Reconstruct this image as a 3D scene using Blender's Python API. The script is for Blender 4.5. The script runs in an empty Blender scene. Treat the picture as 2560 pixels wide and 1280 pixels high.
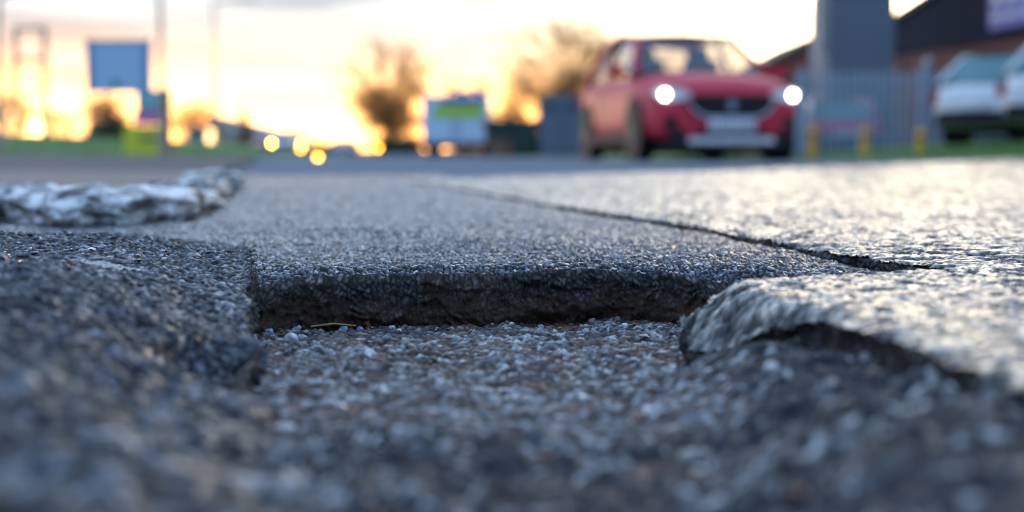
import bpy, bmesh, math, random
import numpy as np
from mathutils import Vector, Matrix

R = math.radians
scene = bpy.context.scene
col = scene.collection

# ------------------------------------------------------------------ camera
CAM_H = 0.125
PITCH = 4.263
FPX = 50.0 / 36.0 * 2560.0
cam_data = bpy.data.cameras.new('camera')
cam = bpy.data.objects.new('camera', cam_data)
col.objects.link(cam)
cam.location = (0, 0, CAM_H)
cam.rotation_euler = (R(90 - PITCH), 0, 0)
cam_data.lens = 50
cam_data.sensor_width = 36
cam_data.clip_start = 0.02
cam_data.clip_end = 9000
cam_data.dof.use_dof = True
cam_data.dof.focus_distance = 1.48
cam_data.dof.aperture_fstop = 3.0
scene.camera = cam

# ------------------------------------------------------------------ world
SUN_AZ, SUN_EL = -19.0, 1.8          # azimuth measured from the road ahead (+Y), + to the right
world = bpy.data.worlds.new('World')
scene.world = world
world.use_nodes = True
wn, wl = world.node_tree.nodes, world.node_tree.links
wn.clear()


def wnode(t, **kw):
    n = wn.new(t)
    for k, v in kw.items():
        setattr(n, k, v)
    return n


def wmath(op, a, b=None, c=None, clamp=False):
    n = wnode('ShaderNodeMath', operation=op, use_clamp=clamp)
    for i, v in enumerate((a, b, c)):
        if v is None:
            continue
        if isinstance(v, (int, float)):
            n.inputs[i].default_value = v
        else:
            wl.new(v, n.inputs[i])
    return n.outputs[0]


def wvscale(colour, fac):
    n = wnode('ShaderNodeVectorMath', operation='SCALE')
    if isinstance(colour, tuple):
        n.inputs[0].default_value = colour
    else:
        wl.new(colour, n.inputs[0])
    if isinstance(fac, (int, float)):
        n.inputs['Scale'].default_value = fac
    else:
        wl.new(fac, n.inputs['Scale'])
    return n.outputs[0]


def wvadd(a, b):
    n = wnode('ShaderNodeVectorMath', operation='ADD')
    wl.new(a, n.inputs[0]); wl.new(b, n.inputs[1])
    return n.outputs[0]


sky = wnode('ShaderNodeTexSky', sky_type='NISHITA')
sky.sun_disc = False
sky.sun_elevation = R(SUN_EL)
sky.sun_rotation = R(SUN_AZ)
sky.air_density = 1.0
sky.dust_density = 0.2
sky.ozone_density = 2.5
tc = wnode('ShaderNodeTexCoord')
nrm = wnode('ShaderNodeVectorMath', operation='NORMALIZE')
wl.new(tc.outputs['Generated'], nrm.inputs[0])
sep = wnode('ShaderNodeSeparateXYZ')
wl.new(nrm.outputs[0], sep.inputs[0])
az = wmath('ARCTAN2', sep.outputs[0], sep.outputs[1])
el = wmath('ARCSINE', sep.outputs[2])


def gauss(caz, cel, saz, sel):
    a = wmath('DIVIDE', wmath('SUBTRACT', az, R(caz)), R(saz))
    e = wmath('DIVIDE', wmath('SUBTRACT', el, R(cel)), R(sel))
    r2 = wmath('ADD', wmath('MULTIPLY', a, a), wmath('MULTIPLY', e, e))
    return wmath('EXPONENT', wmath('MULTIPLY', r2, -1.0))


# streaky stratus: noise in azimuth / elevation, stretched along the horizon
comb = wnode('ShaderNodeCombineXYZ')
wl.new(wmath('MULTIPLY', az, 2.6), comb.inputs[0])
wl.new(wmath('MULTIPLY', el, 17.0), comb.inputs[1])
comb.inputs[2].default_value = 3.7
cn = wnode('ShaderNodeTexNoise')
cn.inputs['Scale'].default_value = 2.3
cn.inputs['Detail'].default_value = 5
cn.inputs['Roughness'].default_value = 0.5
cn.inputs['Distortion'].default_value = 0.6
wl.new(comb.outputs[0], cn.inputs['Vector'])
streak = wnode('ShaderNodeMapRange', interpolation_type='SMOOTHSTEP')
streak.inputs['From Min'].default_value = 0.40
streak.inputs['From Max'].default_value = 0.62
streak.inputs['To Min'].default_value = 0.0
streak.inputs['To Max'].default_value = 1.0
wl.new(cn.outputs[0], streak.inputs['Value'])
streak = streak.outputs[0]

ELP = wmath('MAXIMUM', el, 0.0)
low = wmath('EXPONENT', wmath('MULTIPLY', wmath('POWER', wmath('DIVIDE', ELP, R(2.6)), 2.0), -1.0))      # glow hugging the horizon
veil = wmath('EXPONENT', wmath('MULTIPLY', ELP, -1.0 / R(20.0)))    # thin high cloud, thickest towards the horizon
front = wmath('ADD', wmath('MULTIPLY', wmath('COSINE', wmath('SUBTRACT', az, R(2))), 0.5), 0.5)
fhalf = wmath('POWER', front, 1.5)
fnarrow = wmath('POWER', front, 7.0)
front = wmath('POWER', front, 3.0)                                  # sunset half of the sky
S = 10.0   # everything below is written in display units; the Background strength is 0.1
fv = wmath('MULTIPLY', veil, front)
parts = [wvscale(sky.outputs[0], 0.35)]
parts.append(wvscale((0.10 * S, 0.097 * S, 0.087 * S), fv))
parts.append(wvscale((0.30 * S, 0.29 * S, 0.265 * S), wmath('MULTIPLY', streak, fv)))
eg = wmath('DIVIDE', wmath('SUBTRACT', el, R(18.0)), R(7.5))
deck = wmath('MULTIPLY', wmath('EXPONENT', wmath('MULTIPLY', wmath('MULTIPLY', eg, eg), -1.0)), front)
parts.append(wvscale((0.68 * S, 0.84 * S, 1.02 * S), deck))         # bright thin cloud above the sunset
blue = wmath('SUBTRACT', 1.0, wmath('MULTIPLY', fv, 1.15))
parts.append(wvscale((0.31 * S, 0.48 * S, 0.76 * S), wmath('MULTIPLY', blue, wmath('ADD', wmath('MULTIPLY', fhalf, 0.75), 0.78))))         # thin pale-blue overcast over the rest of the sky
parts.append(wvscale((5.6 * S, 2.35 * S, 0.62 * S), wmath('MULTIPLY', low, fnarrow)))
bank = wmath('MULTIPLY', gauss(15.0, 10.0, 9.5, 15.0), wmath('ADD', wmath('MULTIPLY', streak, 0.45), 0.75))
parts.append(wvscale((5.6 * S, 4.2 * S, 2.2 * S), bank))            # the bright cloud bank to the right
parts.append(wvscale((9.0 * S, 4.6 * S, 1.3 * S), gauss(SUN_AZ, 1.4, 1.5, 0.8)))   # aureole of the setting sun
tot = parts[0]
for p in parts[1:]:
    tot = wvadd(tot, p)
bg = wnode('ShaderNodeBackground')
bg.inputs['Strength'].default_value = 0.1
wl.new(tot, bg.inputs['Color'])
wo = wnode('ShaderNodeOutputWorld')
wl.new(bg.outputs[0], wo.inputs['Surface'])

# ------------------------------------------------------------------ sun
sl = bpy.data.lights.new('sun', 'SUN')
sl.energy = 0.2
sl.angle = R(3.0)
sl.color = (1.0, 0.72, 0.42)
sun = bpy.data.objects.new('sun', sl)
col.objects.link(sun)
sdir = Vector((math.sin(R(SUN_AZ)) * math.cos(R(SUN_EL)), math.cos(R(SUN_AZ)) * math.cos(R(SUN_EL)), math.sin(R(SUN_EL))))
sun.rotation_euler = sdir.to_track_quat('Z', 'Y').to_euler()
sun.location = (-20, 30, 20)

# ------------------------------------------------------------------ exposure
scene.view_settings.view_transform = 'Standard'
scene.view_settings.look = 'None'
scene.view_settings.exposure = 0.8
scene.view_settings.gamma = 1.0
scene.view_settings.use_curve_mapping = False
scene.cycles.use_denoising = True
scene.cycles.use_adaptive_sampling = False
scene.cycles.filter_width = 1.0
scene.cycles.max_bounces = 6
scene.cycles.caustics_reflective = False
scene.cycles.caustics_refractive = False

# ================================================================== helpers
_th = R(PITCH)
FWD = Vector((0, math.cos(_th), -math.sin(_th)))
UPV = Vector((0, math.sin(_th), math.cos(_th)))


def W(px, py, d):
    """a point d metres ahead whose bearing was read off the photograph (2560 x 1280)"""
    v = FWD + Vector(((px - 1280) / FPX, 0, 0)) + UPV * ((640 - py) / FPX)
    v = v * (d / v.y)
    return Vector((v.x, v.y, v.z + CAM_H))


def tag(o, label=None, cat=None, group=None, kind=None):
    if label: o['label'] = label
    if cat: o['category'] = cat
    if group: o['group'] = group
    if kind: o['kind'] = kind
    return o


def empty(name, loc, rz=0.0, label=None, cat=None, group=None):
    o = bpy.data.objects.new(name, None)
    o.empty_display_size = 0.1
    col.objects.link(o)
    o.location = loc
    o.rotation_euler = (0, 0, rz)
    return tag(o, label, cat, group)


def copy_tree(o, parent=None):
    c = o.copy()
    col.objects.link(c)
    c.parent = parent
    for ch in list(o.children):
        copy_tree(ch, c)
    return c


class MB:
    """collects simple shapes and links them as ONE mesh object"""
    def __init__(self):
        self.v, self.f = [], []

    def add(self, vs, fs):
        b = len(self.v)
        self.v += [tuple(p) for p in vs]
        self.f += [tuple(i + b for i in f) for f in fs]
        return self

    def box(self, c, s, rz=0.0, rx=0.0, ry=0.0):
        m = Matrix.Rotation(rz, 3, 'Z') @ Matrix.Rotation(ry, 3, 'Y') @ Matrix.Rotation(rx, 3, 'X')
        c = Vector(c)
        vs = [c + m @ Vector((sx * s[0] / 2, sy * s[1] / 2, sz * s[2] / 2)) for sx in (-1, 1) for sy in (-1, 1) for sz in (-1, 1)]
        return self.add(vs, [(0, 1, 3, 2), (4, 6, 7, 5), (0, 4, 5, 1), (2, 3, 7, 6), (0, 2, 6, 4), (1, 5, 7, 3)])

    def tube(self, pts, rad, n=6, cap=True):
        pts = [Vector(p) for p in pts]
        if isinstance(rad, (int, float)):
            rad = [rad] * len(pts)
        vs, fs = [], []
        for i, p in enumerate(pts):
            t = (pts[min(i + 1, len(pts) - 1)] - pts[max(i - 1, 0)]).normalized()
            a = t.cross(Vector((0, 0, 1)) if abs(t.z) < 0.9 else Vector((1, 0, 0))).normalized()
            b = t.cross(a)
            for k in range(n):
                th = 2 * math.pi * k / n
                vs.append(p + (a * math.cos(th) + b * math.sin(th)) * rad[i])
        for i in range(len(pts) - 1):
            for k in range(n):
                fs.append((i * n + k, i * n + (k + 1) % n, (i + 1) * n + (k + 1) % n, (i + 1) * n + k))
        if cap:
            fs.append(tuple(range(n - 1, -1, -1)))
            fs.append(tuple((len(pts) - 1) * n + k for k in range(n)))
        return self.add(vs, fs)

    def prism(self, outline, y0, y1, axis='y'):
        """outline: (a, b) points; extruded along an axis from y0 to y1"""
        n = len(outline)
        def P(a, b, t):
            return {'y': (a, t, b), 'x': (t, a, b), 'z': (a, b, t)}[axis]
        vs = [P(a, b, y0) for a, b in outline] + [P(a, b, y1) for a, b in outline]
        fs = [tuple(range(n)), tuple(range(2 * n - 1, n - 1, -1))]
        fs += [(i, i + n, (i + 1) % n + n, (i + 1) % n) for i in range(n)]
        return self.add(vs, fs)

    def lathe(self, prof, c, axis='y', n=24):
        """prof: (radius, offset along axis)"""
        vs, fs = [], []
        for r, t in prof:
            for k in range(n):
                th = 2 * math.pi * k / n
                a, b = r * math.cos(th), r * math.sin(th)
                q = {'y': (a, t, b), 'x': (t, a, b), 'z': (a, b, t)}[axis]
                vs.append((c[0] + q[0], c[1] + q[1], c[2] + q[2]))
        for i in range(len(prof) - 1):
            for k in range(n):
                fs.append((i * n + k, i * n + (k + 1) % n, (i + 1) * n + (k + 1) % n, (i + 1) * n + k))
        fs.append(tuple(range(n)))
        fs.append(tuple((len(prof) - 1) * n + k for k in range(n)))
        return self.add(vs, fs)

    def build(self, name, material, parent=None, smooth=False, bevel=0.0, subsurf=0):
        me = bpy.data.meshes.new(name)
        me.from_pydata(self.v, [], self.f)
        bm = bmesh.new(); bm.from_mesh(me)
        bmesh.ops.recalc_face_normals(bm, faces=bm.faces)
        if bevel:
            bmesh.ops.bevel(bm, geom=[e for e in bm.edges], offset=bevel, segments=2, affect='EDGES', clamp_overlap=True)
        bm.to_mesh(me); bm.free()
        if smooth:
            me.polygons.foreach_set('use_smooth', [True] * len(me.polygons))
        me.materials.append(material)
        o = bpy.data.objects.new(name, me)
        col.objects.link(o)
        if parent: o.parent = parent
        if subsurf:
            md = o.modifiers.new('subdivision', 'SUBSURF'); md.levels = md.render_levels = subsurf
        return o


# ------------------------------------------------------------------ numpy noise
def _h(ix, iy, s):
    x = (ix.astype(np.int64) * 374761393 + iy.astype(np.int64) * 668265263 + s * 2246822519) & 0xFFFFFFFF
    x = ((x ^ (x >> 13)) * 1274126177) & 0xFFFFFFFF
    x = ((x ^ (x >> 16)) * 2654435761) & 0xFFFFFFFF
    return ((x ^ (x >> 15)) & 0xFFFFFF) / float(0x1000000)


def vnoise(x, y, s=0):
    ix, iy = np.floor(x), np.floor(y)
    fx, fy = x - ix, y - iy
    fx = fx * fx * (3 - 2 * fx); fy = fy * fy * (3 - 2 * fy)
    a, b = _h(ix, iy, s), _h(ix + 1, iy, s)
    c, d = _h(ix, iy + 1, s), _h(ix + 1, iy + 1, s)
    return (a + (b - a) * fx) * (1 - fy) + (c + (d - c) * fx) * fy - 0.5


def fbm(x, y, cell, s=0, oct=4, gain=0.5):
    r, a, t = 0, 1.0, 0
    for o in range(oct):
        r = r + a * vnoise(x / cell * 2 ** o + 17.3 * o, y / cell * 2 ** o - 9.1 * o, s + o)
        t += a; a *= gain
    return 2 * r / t


def worley(x, y, cell, s=0, stretch=1.0):
    gx, gy = x / cell, y / (cell * stretch)
    ix, iy = np.floor(gx), np.floor(gy)
    f1 = np.full(x.shape, 9.0); f2 = np.full(x.shape, 9.0); idn = np.zeros(x.shape); id2 = np.zeros(x.shape)
    for dx in (-1, 0, 1):
        for dy in (-1, 0, 1):
            cx, cy = ix + dx, iy + dy
            px = cx + _h(cx, cy, s + 11); py = cy + _h(cx, cy, s + 12)
            d = np.hypot(gx - px, gy - py)
            near = d < f1
            f2 = np.where(near, f1, np.minimum(f2, d))
            h1, h2 = _h(cx, cy, s + 13), _h(cx, cy, s + 14)
            idn = np.where(near, h1, idn); id2 = np.where(near, h2, id2)
            f1 = np.where(near, d, f1)
    return f1, f2 - f1, idn, id2


def sstep(a, b, x):
    t = np.clip((x - a) / (b - a), 0, 1)
    return t * t * (3 - 2 * t)


def grow(a, b, s0, ratio):
    """nodes from a to b whose spacing starts at s0 and grows"""
    out, s, p = [a], s0, a
    sg = 1 if b > a else -1
    while (b - p) * sg > 0:
        p += s * sg; out.append(p); s *= ratio
    return out


def grid_mesh(name, X, Y, Z, material, keep=None, stone=None, kind='structure'):
    """rows x cols arrays -> one sheet; stone = (id, top, id2, tint) stored as a colour attribute"""
    r, c = X.shape
    co = np.stack([X, Y, Z], -1).reshape(-1, 3)
    i = np.arange(r * c).reshape(r, c)
    q = np.stack([i[:-1, :-1], i[:-1, 1:], i[1:, 1:], i[1:, :-1]], -1)
    if keep is not None:
        k = keep[:-1, :-1] | keep[:-1, 1:] | keep[1:, 1:] | keep[1:, :-1]
        q = q[k]
    q = q.reshape(-1, 4)
    used = np.zeros(r * c, bool); used[q.ravel()] = True
    remap = np.cumsum(used) - 1
    q = remap[q]; co = co[used]
    me = bpy.data.meshes.new(name)
    me.vertices.add(len(co)); me.vertices.foreach_set('co', co.astype(np.float32).ravel())
    me.loops.add(q.size); me.loops.foreach_set('vertex_index', q.astype(np.int32).ravel())
    me.polygons.add(len(q))
    me.polygons.foreach_set('loop_start', np.arange(0, q.size, 4, dtype=np.int32))
    me.polygons.foreach_set('use_smooth', np.ones(len(q), bool))
    me.update(calc_edges=True)
    if stone is not None:
        at = me.color_attributes.new('stone', 'FLOAT_COLOR', 'POINT')
        s = np.stack([np.broadcast_to(a, X.shape) for a in stone], -1).reshape(-1, 4)[used]
        at.data.foreach_set('color', s.astype(np.float32).ravel())
    me.materials.append(material)
    o = bpy.data.objects.new(name, me)
    col.objects.link(o)
    if kind: o['kind'] = kind
    return o


# ================================================================== materials
def new_mat(name):
    m = bpy.data.materials.new(name)
    m.use_nodes = True
    return m, m.node_tree.nodes, m.node_tree.links, m.node_tree.nodes['Principled BSDF']


def simple(name, colour, rough=0.5, metal=0.0, noise=0.12, scale=8.0, bump=0.0, spec=0.5, coat=0.0):
    m, n, l, b = new_mat(name)
    b.inputs['Roughness'].default_value = rough
    b.inputs['Metallic'].default_value = metal
    b.inputs['Specular IOR Level'].default_value = spec
    b.inputs['Coat Weight'].default_value = coat
    t = n.new('ShaderNodeTexCoord')
    x = n.new('ShaderNodeTexNoise'); x.inputs['Scale'].default_value = scale; x.inputs['Detail'].default_value = 5
    l.new(t.outputs['Object'], x.inputs['Vector'])
    mr = n.new('ShaderNodeMapRange')
    mr.inputs['From Min'].default_value = 0.25; mr.inputs['From Max'].default_value = 0.75
    mr.inputs['To Min'].default_value = 1 - noise; mr.inputs['To Max'].default_value = 1 + noise
    l.new(x.outputs[0], mr.inputs['Value'])
    s = n.new('ShaderNodeVectorMath'); s.operation = 'SCALE'; s.inputs[0].default_value = colour
    l.new(mr.outputs[0], s.inputs['Scale']); l.new(s.outputs[0], b.inputs['Base Color'])
    if bump:
        bp = n.new('ShaderNodeBump'); bp.inputs['Strength'].default_value = 0.6; bp.inputs['Distance'].default_value = bump
        l.new(x.outputs[0], bp.inputs['Height']); l.new(bp.outputs[0], b.inputs['Normal'])
    return m


def emit(name, colour, strength):
    m, n, l, b = new_mat(name)
    b.inputs['Base Color'].default_value = (*colour, 1)
    b.inputs['Emission Color'].default_value = (*colour, 1)
    b.inputs['Emission Strength'].default_value = strength
    return m


def glass(name, colour=(0.02, 0.03, 0.04), alpha=0.6):
    m, n, l, b = new_mat(name)
    b.inputs['Base Color'].default_value = (*colour, 1)
    b.inputs['Roughness'].default_value = 0.04
    b.inputs['IOR'].default_value = 1.6
    b.inputs['Alpha'].default_value = alpha
    return m


def asphalt(name, ramp, rough=(0.35, 0.7), fine=900.0, bump=0.0006, tint_col=None, binder=(0.012, 0.013, 0.016), dust=(0.10, 0.085, 0.07), dust_amt=0.25, spec=0.5, joint=0.95):
    """aggregate: per-stone colour from the 'stone' attribute, dark binder in the joints, fine grain by noise"""
    m, n, l, b = new_mat(name)
    b.inputs['Specular IOR Level'].default_value = spec
    at = n.new('ShaderNodeAttribute'); at.attribute_name = 'stone'
    sp = n.new('ShaderNodeSeparateColor'); l.new(at.outputs['Color'], sp.inputs[0])
    cr = n.new('ShaderNodeValToRGB'); cr.color_ramp.interpolation = 'LINEAR'
    while len(cr.color_ramp.elements) < len(ramp):
        cr.color_ramp.elements.new(0.5)
    for e, (p, c) in zip(cr.color_ramp.elements, ramp):
        e.position = p; e.color = (*c, 1)
    l.new(sp.outputs[0], cr.inputs[0])
    tc_ = n.new('ShaderNodeTexCoord')
    ns = n.new('ShaderNodeTexNoise'); ns.inputs['Scale'].default_value = fine; ns.inputs['Detail'].default_value = 4
    l.new(tc_.outputs['Object'], ns.inputs['Vector'])
    nb = n.new('ShaderNodeTexNoise'); nb.inputs['Scale'].default_value = 14.0; nb.inputs['Detail'].default_value = 6
    l.new(tc_.outputs['Object'], nb.inputs['Vector'])
    mx = n.new('ShaderNodeMix'); mx.data_type = 'RGBA'
    mx.inputs[6].default_value = (*binder, 1)
    l.new(sp.outputs[1], mx.inputs[0]); l.new(cr.outputs[0], mx.inputs[7])
    md = n.new('ShaderNodeMix'); md.data_type = 'RGBA'
    dm = n.new('ShaderNodeMapRange'); dm.inputs['From Min'].default_value = 0.5; dm.inputs['From Max'].default_value = 0.75
    dm.inputs['To Max'].default_value = dust_amt
    l.new(nb.outputs[0], dm.inputs['Value']); l.new(dm.outputs[0], md.inputs[0])
    l.new(mx.outputs[2], md.inputs[6]); md.inputs[7].default_value = (*dust, 1)
    last = md.outputs[2]
    if tint_col:
        mt = n.new('ShaderNodeMix'); mt.data_type = 'RGBA'
        l.new(at.outputs['Alpha'], mt.inputs[0])
        l.new(last, mt.inputs[6]); mt.inputs[7].default_value = (*tint_col, 1)
        last = mt.outputs[2]
    gr = n.new('ShaderNodeMapRange'); gr.inputs['From Min'].default_value = 0.3; gr.inputs['From Max'].default_value = 0.7
    gr.inputs['To Min'].default_value = 0.65; gr.inputs['To Max'].default_value = 1.35
    l.new(ns.outputs[0], gr.inputs['Value'])
    sc = n.new('ShaderNodeVectorMath'); sc.operation = 'SCALE'
    l.new(last, sc.inputs[0]); l.new(gr.outputs[0], sc.inputs['Scale'])
    l.new(sc.outputs[0], b.inputs['Base Color'])
    rr = n.new('ShaderNodeMapRange'); rr.inputs['To Min'].default_value = rough[0]; rr.inputs['To Max'].default_value = rough[1]
    l.new(sp.outputs[2], rr.inputs['Value'])
    rm = n.new('ShaderNodeMix'); rm.data_type = 'FLOAT'; rm.inputs[2].default_value = joint     # bitumen in the joints is dull
    l.new(sp.outputs[1], rm.inputs[0]); l.new(rr.outputs[0], rm.inputs[3]); l.new(rm.outputs[0], b.inputs['Roughness'])
    sm = n.new('ShaderNodeMapRange'); sm.inputs['To Min'].default_value = 0.05; sm.inputs['To Max'].default_value = spec
    l.new(sp.outputs[1], sm.inputs['Value']); l.new(sm.outputs[0], b.inputs['Specular IOR Level'])
    bp = n.new('ShaderNodeBump'); bp.inputs['Strength'].default_value = 0.7; bp.inputs['Distance'].default_value = bump
    l.new(ns.outputs[0], bp.inputs['Height']); l.new(bp.outputs[0], b.inputs['Normal'])
    return m


M = {}
dk = [(0.0, (0.010, 0.012, 0.018)), (0.45, (0.015, 0.019, 0.030)), (0.74, (0.052, 0.063, 0.090)), (0.89, (0.19, 0.21, 0.25)), (1.0, (0.60, 0.60, 0.61))]
dm_ = [(0.0, (0.006, 0.007, 0.011)), (0.45, (0.018, 0.021, 0.031)), (0.75, (0.055, 0.064, 0.085)), (0.9, (0.19, 0.205, 0.235)), (1.0, (0.60, 0.60, 0.61))]
M['patch'] = asphalt('patch_tarmac', dk, rough=(0.08, 0.40), binder=(0.008, 0.009, 0.014), dust_amt=0.12, spec=0.42)
M['mound'] = asphalt('mound_tarmac', dm_, rough=(0.16, 0.55), binder=(0.005, 0.006, 0.009), dust_amt=0.08, tint_col=(0.42, 0.42, 0.41))
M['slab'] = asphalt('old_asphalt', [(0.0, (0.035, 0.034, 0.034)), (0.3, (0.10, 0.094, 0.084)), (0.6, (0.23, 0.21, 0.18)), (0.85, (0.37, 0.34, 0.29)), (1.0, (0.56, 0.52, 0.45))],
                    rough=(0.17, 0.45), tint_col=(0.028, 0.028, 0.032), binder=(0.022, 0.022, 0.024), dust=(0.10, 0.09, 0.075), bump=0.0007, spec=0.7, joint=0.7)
M['floor'] = asphalt('pothole_floor', [(0.0, (0.018, 0.018, 0.022)), (0.22, (0.07, 0.07, 0.08)), (0.36, (0.20, 0.075, 0.04)), (0.46, (0.14, 0.138, 0.145)), (0.70, (0.30, 0.30, 0.31)), (0.90, (0.56, 0.56, 0.56)), (1.0, (0.80, 0.79, 0.78))],
                     rough=(0.35, 0.75), binder=(0.035, 0.03, 0.028), dust=(0.13, 0.085, 0.058), dust_amt=0.55, tint_col=(0.014, 0.017, 0.024))
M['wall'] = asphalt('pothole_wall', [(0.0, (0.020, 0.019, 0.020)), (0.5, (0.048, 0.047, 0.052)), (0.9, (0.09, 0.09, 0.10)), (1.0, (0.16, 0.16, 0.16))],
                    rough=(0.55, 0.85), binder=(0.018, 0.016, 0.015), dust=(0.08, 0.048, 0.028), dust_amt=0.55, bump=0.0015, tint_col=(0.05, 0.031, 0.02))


def ground_mat(name, c1, c2, scale, rough=0.8, bump=0.01):
    m, n, l, b = new_mat(name)
    t = n.new('ShaderNodeTexCoord')
    x = n.new('ShaderNodeTexNoise'); x.inputs['Scale'].default_value = scale; x.inputs['Detail'].default_value = 8; x.inputs['Roughness'].default_value = 0.65
    l.new(t.outputs['Object'], x.inputs['Vector'])
    cr = n.new('ShaderNodeValToRGB')
    cr.color_ramp.elements[0].position = 0.32; cr.color_ramp.elements[0].color = (*c1, 1)
    cr.color_ramp.elements[1].position = 0.68; cr.color_ramp.elements[1].color = (*c2, 1)
    l.new(x.outputs[0], cr.inputs[0]); l.new(cr.outputs[0], b.inputs['Base Color'])
    b.inputs['Roughness'].default_value = rough
    bp = n.new('ShaderNodeBump'); bp.inputs['Distance'].default_value = bump; bp.inputs['Strength'].default_value = 0.7
    l.new(x.outputs[0], bp.inputs['Height']); l.new(bp.outputs[0], b.inputs['Normal'])
    return m


M['far_road'] = ground_mat('far_road_asphalt', (0.15, 0.155, 0.17), (0.25, 0.26, 0.28), 40, 0.85, 0.004)
M['far_road'].node_tree.nodes['Principled BSDF'].inputs['Specular IOR Level'].default_value = 0.0
M['drive'] = ground_mat('driveway_tarmac', (0.035, 0.034, 0.038), (0.065, 0.062, 0.068), 30, 0.75, 0.004)
M['pavement'] = ground_mat('worn_pavement', (0.17, 0.13, 0.11), (0.27, 0.215, 0.19), 45, 0.85, 0.004)
M['drive'].node_tree.nodes['Principled BSDF'].inputs['Specular IOR Level'].default_value = 0.2
M['pavement'].node_tree.nodes['Principled BSDF'].inputs['Specular IOR Level'].default_value = 0.2
M['earth'] = ground_mat('earth', (0.05, 0.06, 0.03), (0.09, 0.09, 0.05), 0.6, 0.95, 0.05)
M['grass'] = ground_mat('grass_turf', (0.06, 0.13, 0.02), (0.10, 0.20, 0.035), 9, 0.9, 0.04)
M['blade'] = simple('grass_blade', (0.11, 0.22, 0.035), 0.7, noise=0.4, scale=3)

# ================================================================== large structure
def stones(x, y, cell, s, amp, gap=0.30, stretch=1.0, warp=0.45):
    x, y = x + warp * cell * fbm(x, y, cell * 1.3, s + 50, 2), y + warp * cell * fbm(x, y, cell * 1.3, s + 60, 2)
    f1, d, i1, i2 = worley(x, y, cell, s, stretch)
    top = sstep(0.02, gap, d)
    dome = 1 - 0.35 * np.clip(f1, 0, 1) ** 2
    return amp * top * dome * (0.45 + 0.8 * i2), i1, top, i2


# ---- the ground far below everything, out to the horizon
g = MB()
ys = [-60, 25, 60, 120, 400, 6000]
g.add([(-5000, -60, -0.5), (5000, -60, -0.5), (5000, 6000, -0.5), (-5000, 6000, -0.5)], [(0, 1, 2, 3)])
tag(g.build('ground', M['earth']), kind='structure')

# ---- far road beyond the old surfacing
def far_z(y):
    return np.interp(y, [0, 4, 18, 30, 50, 120, 260], [-0.09, -0.012, -0.004, -0.05, -0.11, -0.16, -0.3])
xs = np.array([-14, -8, -5, -3, -2, -1, 0, 1, 2, 3, 4, 6, 9, 14, 22, 34, 60.0])
yy = np.array([-20, -5, 0, 1.8, 2.5, 3.2, 4, 5, 6, 8, 10, 12, 15, 18, 22, 26, 30, 36, 42, 50, 65, 85, 120, 180, 260.0])
X, Y = np.meshgrid(xs, yy)
Zf = far_z(Y)
Zf = np.where(Y < 1.9, -0.09, Zf)
grid_mesh('road', X, Y, Zf, M['far_road'])

# ---- centre patch of newer tarmac, ending at the broken edge of the pothole
def wall_y(x):
    base = np.interp(x, [-0.9, -0.30, -0.22, -0.05, 0.10, 0.20, 0.27, 0.35, 0.5], [1.36, 1.39, 1.43, 1.50, 1.51, 1.495, 1.45, 1.40, 1.38])
    return base + 0.013 * fbm(x, x * 0, 0.08, 5, 5, 0.6) + 0.002 * fbm(x, x * 0, 0.012, 8, 2)


def crack_x(y):
    return np.interp(y, [1.2, 1.402, 1.46, 1.66, 2.06, 2.55, 3.1, 3.85, 5.2, 6.0], [0.46, 0.435, 0.398, 0.36, 0.305, 0.205, 0.10, -0.03, -0.30, -0.45])


def patch_top(x, y):
    z = 0.0055 * fbm(x, y, 0.24, 21, 3) + 0.0015 * fbm(x, y, 0.05, 25, 3)
    z = z + 0.0025 * sstep(1.85, 2.15, y + 0.25 * x) * sstep(0.15, -0.1, x) - 0.004 * sstep(2.1, 2.8, y)
    z = z - 0.009 * sstep(0.022, 0.004, np.abs(crack_x(y) - x) + 0.006 * fbm(x, y, 0.03, 27, 3))
    z = z - 0.014 * sstep(-0.20, -0.28, x) * sstep(0.09, 0.0, y - wall_y(x)) - 0.008 * sstep(0.14, 0.24, x) * sstep(0.05, 0.0, y - wall_y(x))
    z = z - (0.005 + 0.004 * fbm(x, 0 * x, 0.07, 29, 3)) * sstep(0.035, 0.0, y - wall_y(x)) ** 2
    return z


us = np.concatenate([np.linspace(0, 1, 620)])
v_top = np.array(grow(0.0, 5.6, 0.0021, 1.0075))       # distance behind the edge
v_top = v_top[v_top < 5.7]
nW = 46
vw = np.linspace(0, 1, nW)                              # down the broken face
def x_bounds(y):
    xl = np.interp(y, [1.2, 1.5, 8.0], [-0.30, -0.33, -1.63])
    xr = np.interp(y, [1.2, 1.5, 2.2, 2.6, 3.15, 3.9, 5.2, 8.0], [0.45, 0.47, 0.37, 0.25, 0.15, 0.02, -0.22, -0.40])
    return xl, xr
rowsX, rowsY, rowsZ, st = [], [], [], []
for vv in v_top[::-1]:
    y0 = 1.45 + vv
    xl, xr = x_bounds(y0)
    x = xl + (xr - xl) * us
    y = np.where(vv < 0.6, wall_y(x) * (1 - vv / 0.6) + 1.45 * (vv / 0.6), 1.45) + vv
    rowsX.append(x); rowsY.append(y)
X = np.array(rowsX); Y = np.array(rowsY)
h1, i1, t1, i2 = stones(X, Y, 0.0056, 31, 0.0027, gap=0.34)
h2, j1, t2, j2 = stones(X, Y, 0.0105, 37, 0.0012)
Z = patch_top(X, Y) + h1 + h2 * (j1 > 0.55)
i1 = np.where(j1 > 0.72, np.clip(0.35 + 0.65 * j2, 0, 1) * (0.8 + 0.2 * i1), i1)
X = X + 0.0006 * fbm(X, Y, 0.004, 41, 2)
grid_mesh('tarmac_patch', X, Y, Z, M['patch'], stone=(i1, t1, i2, 0 * X))
xe, ye, ze = X[-1].copy(), Y[-1].copy(), Z[-1].copy()

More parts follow.
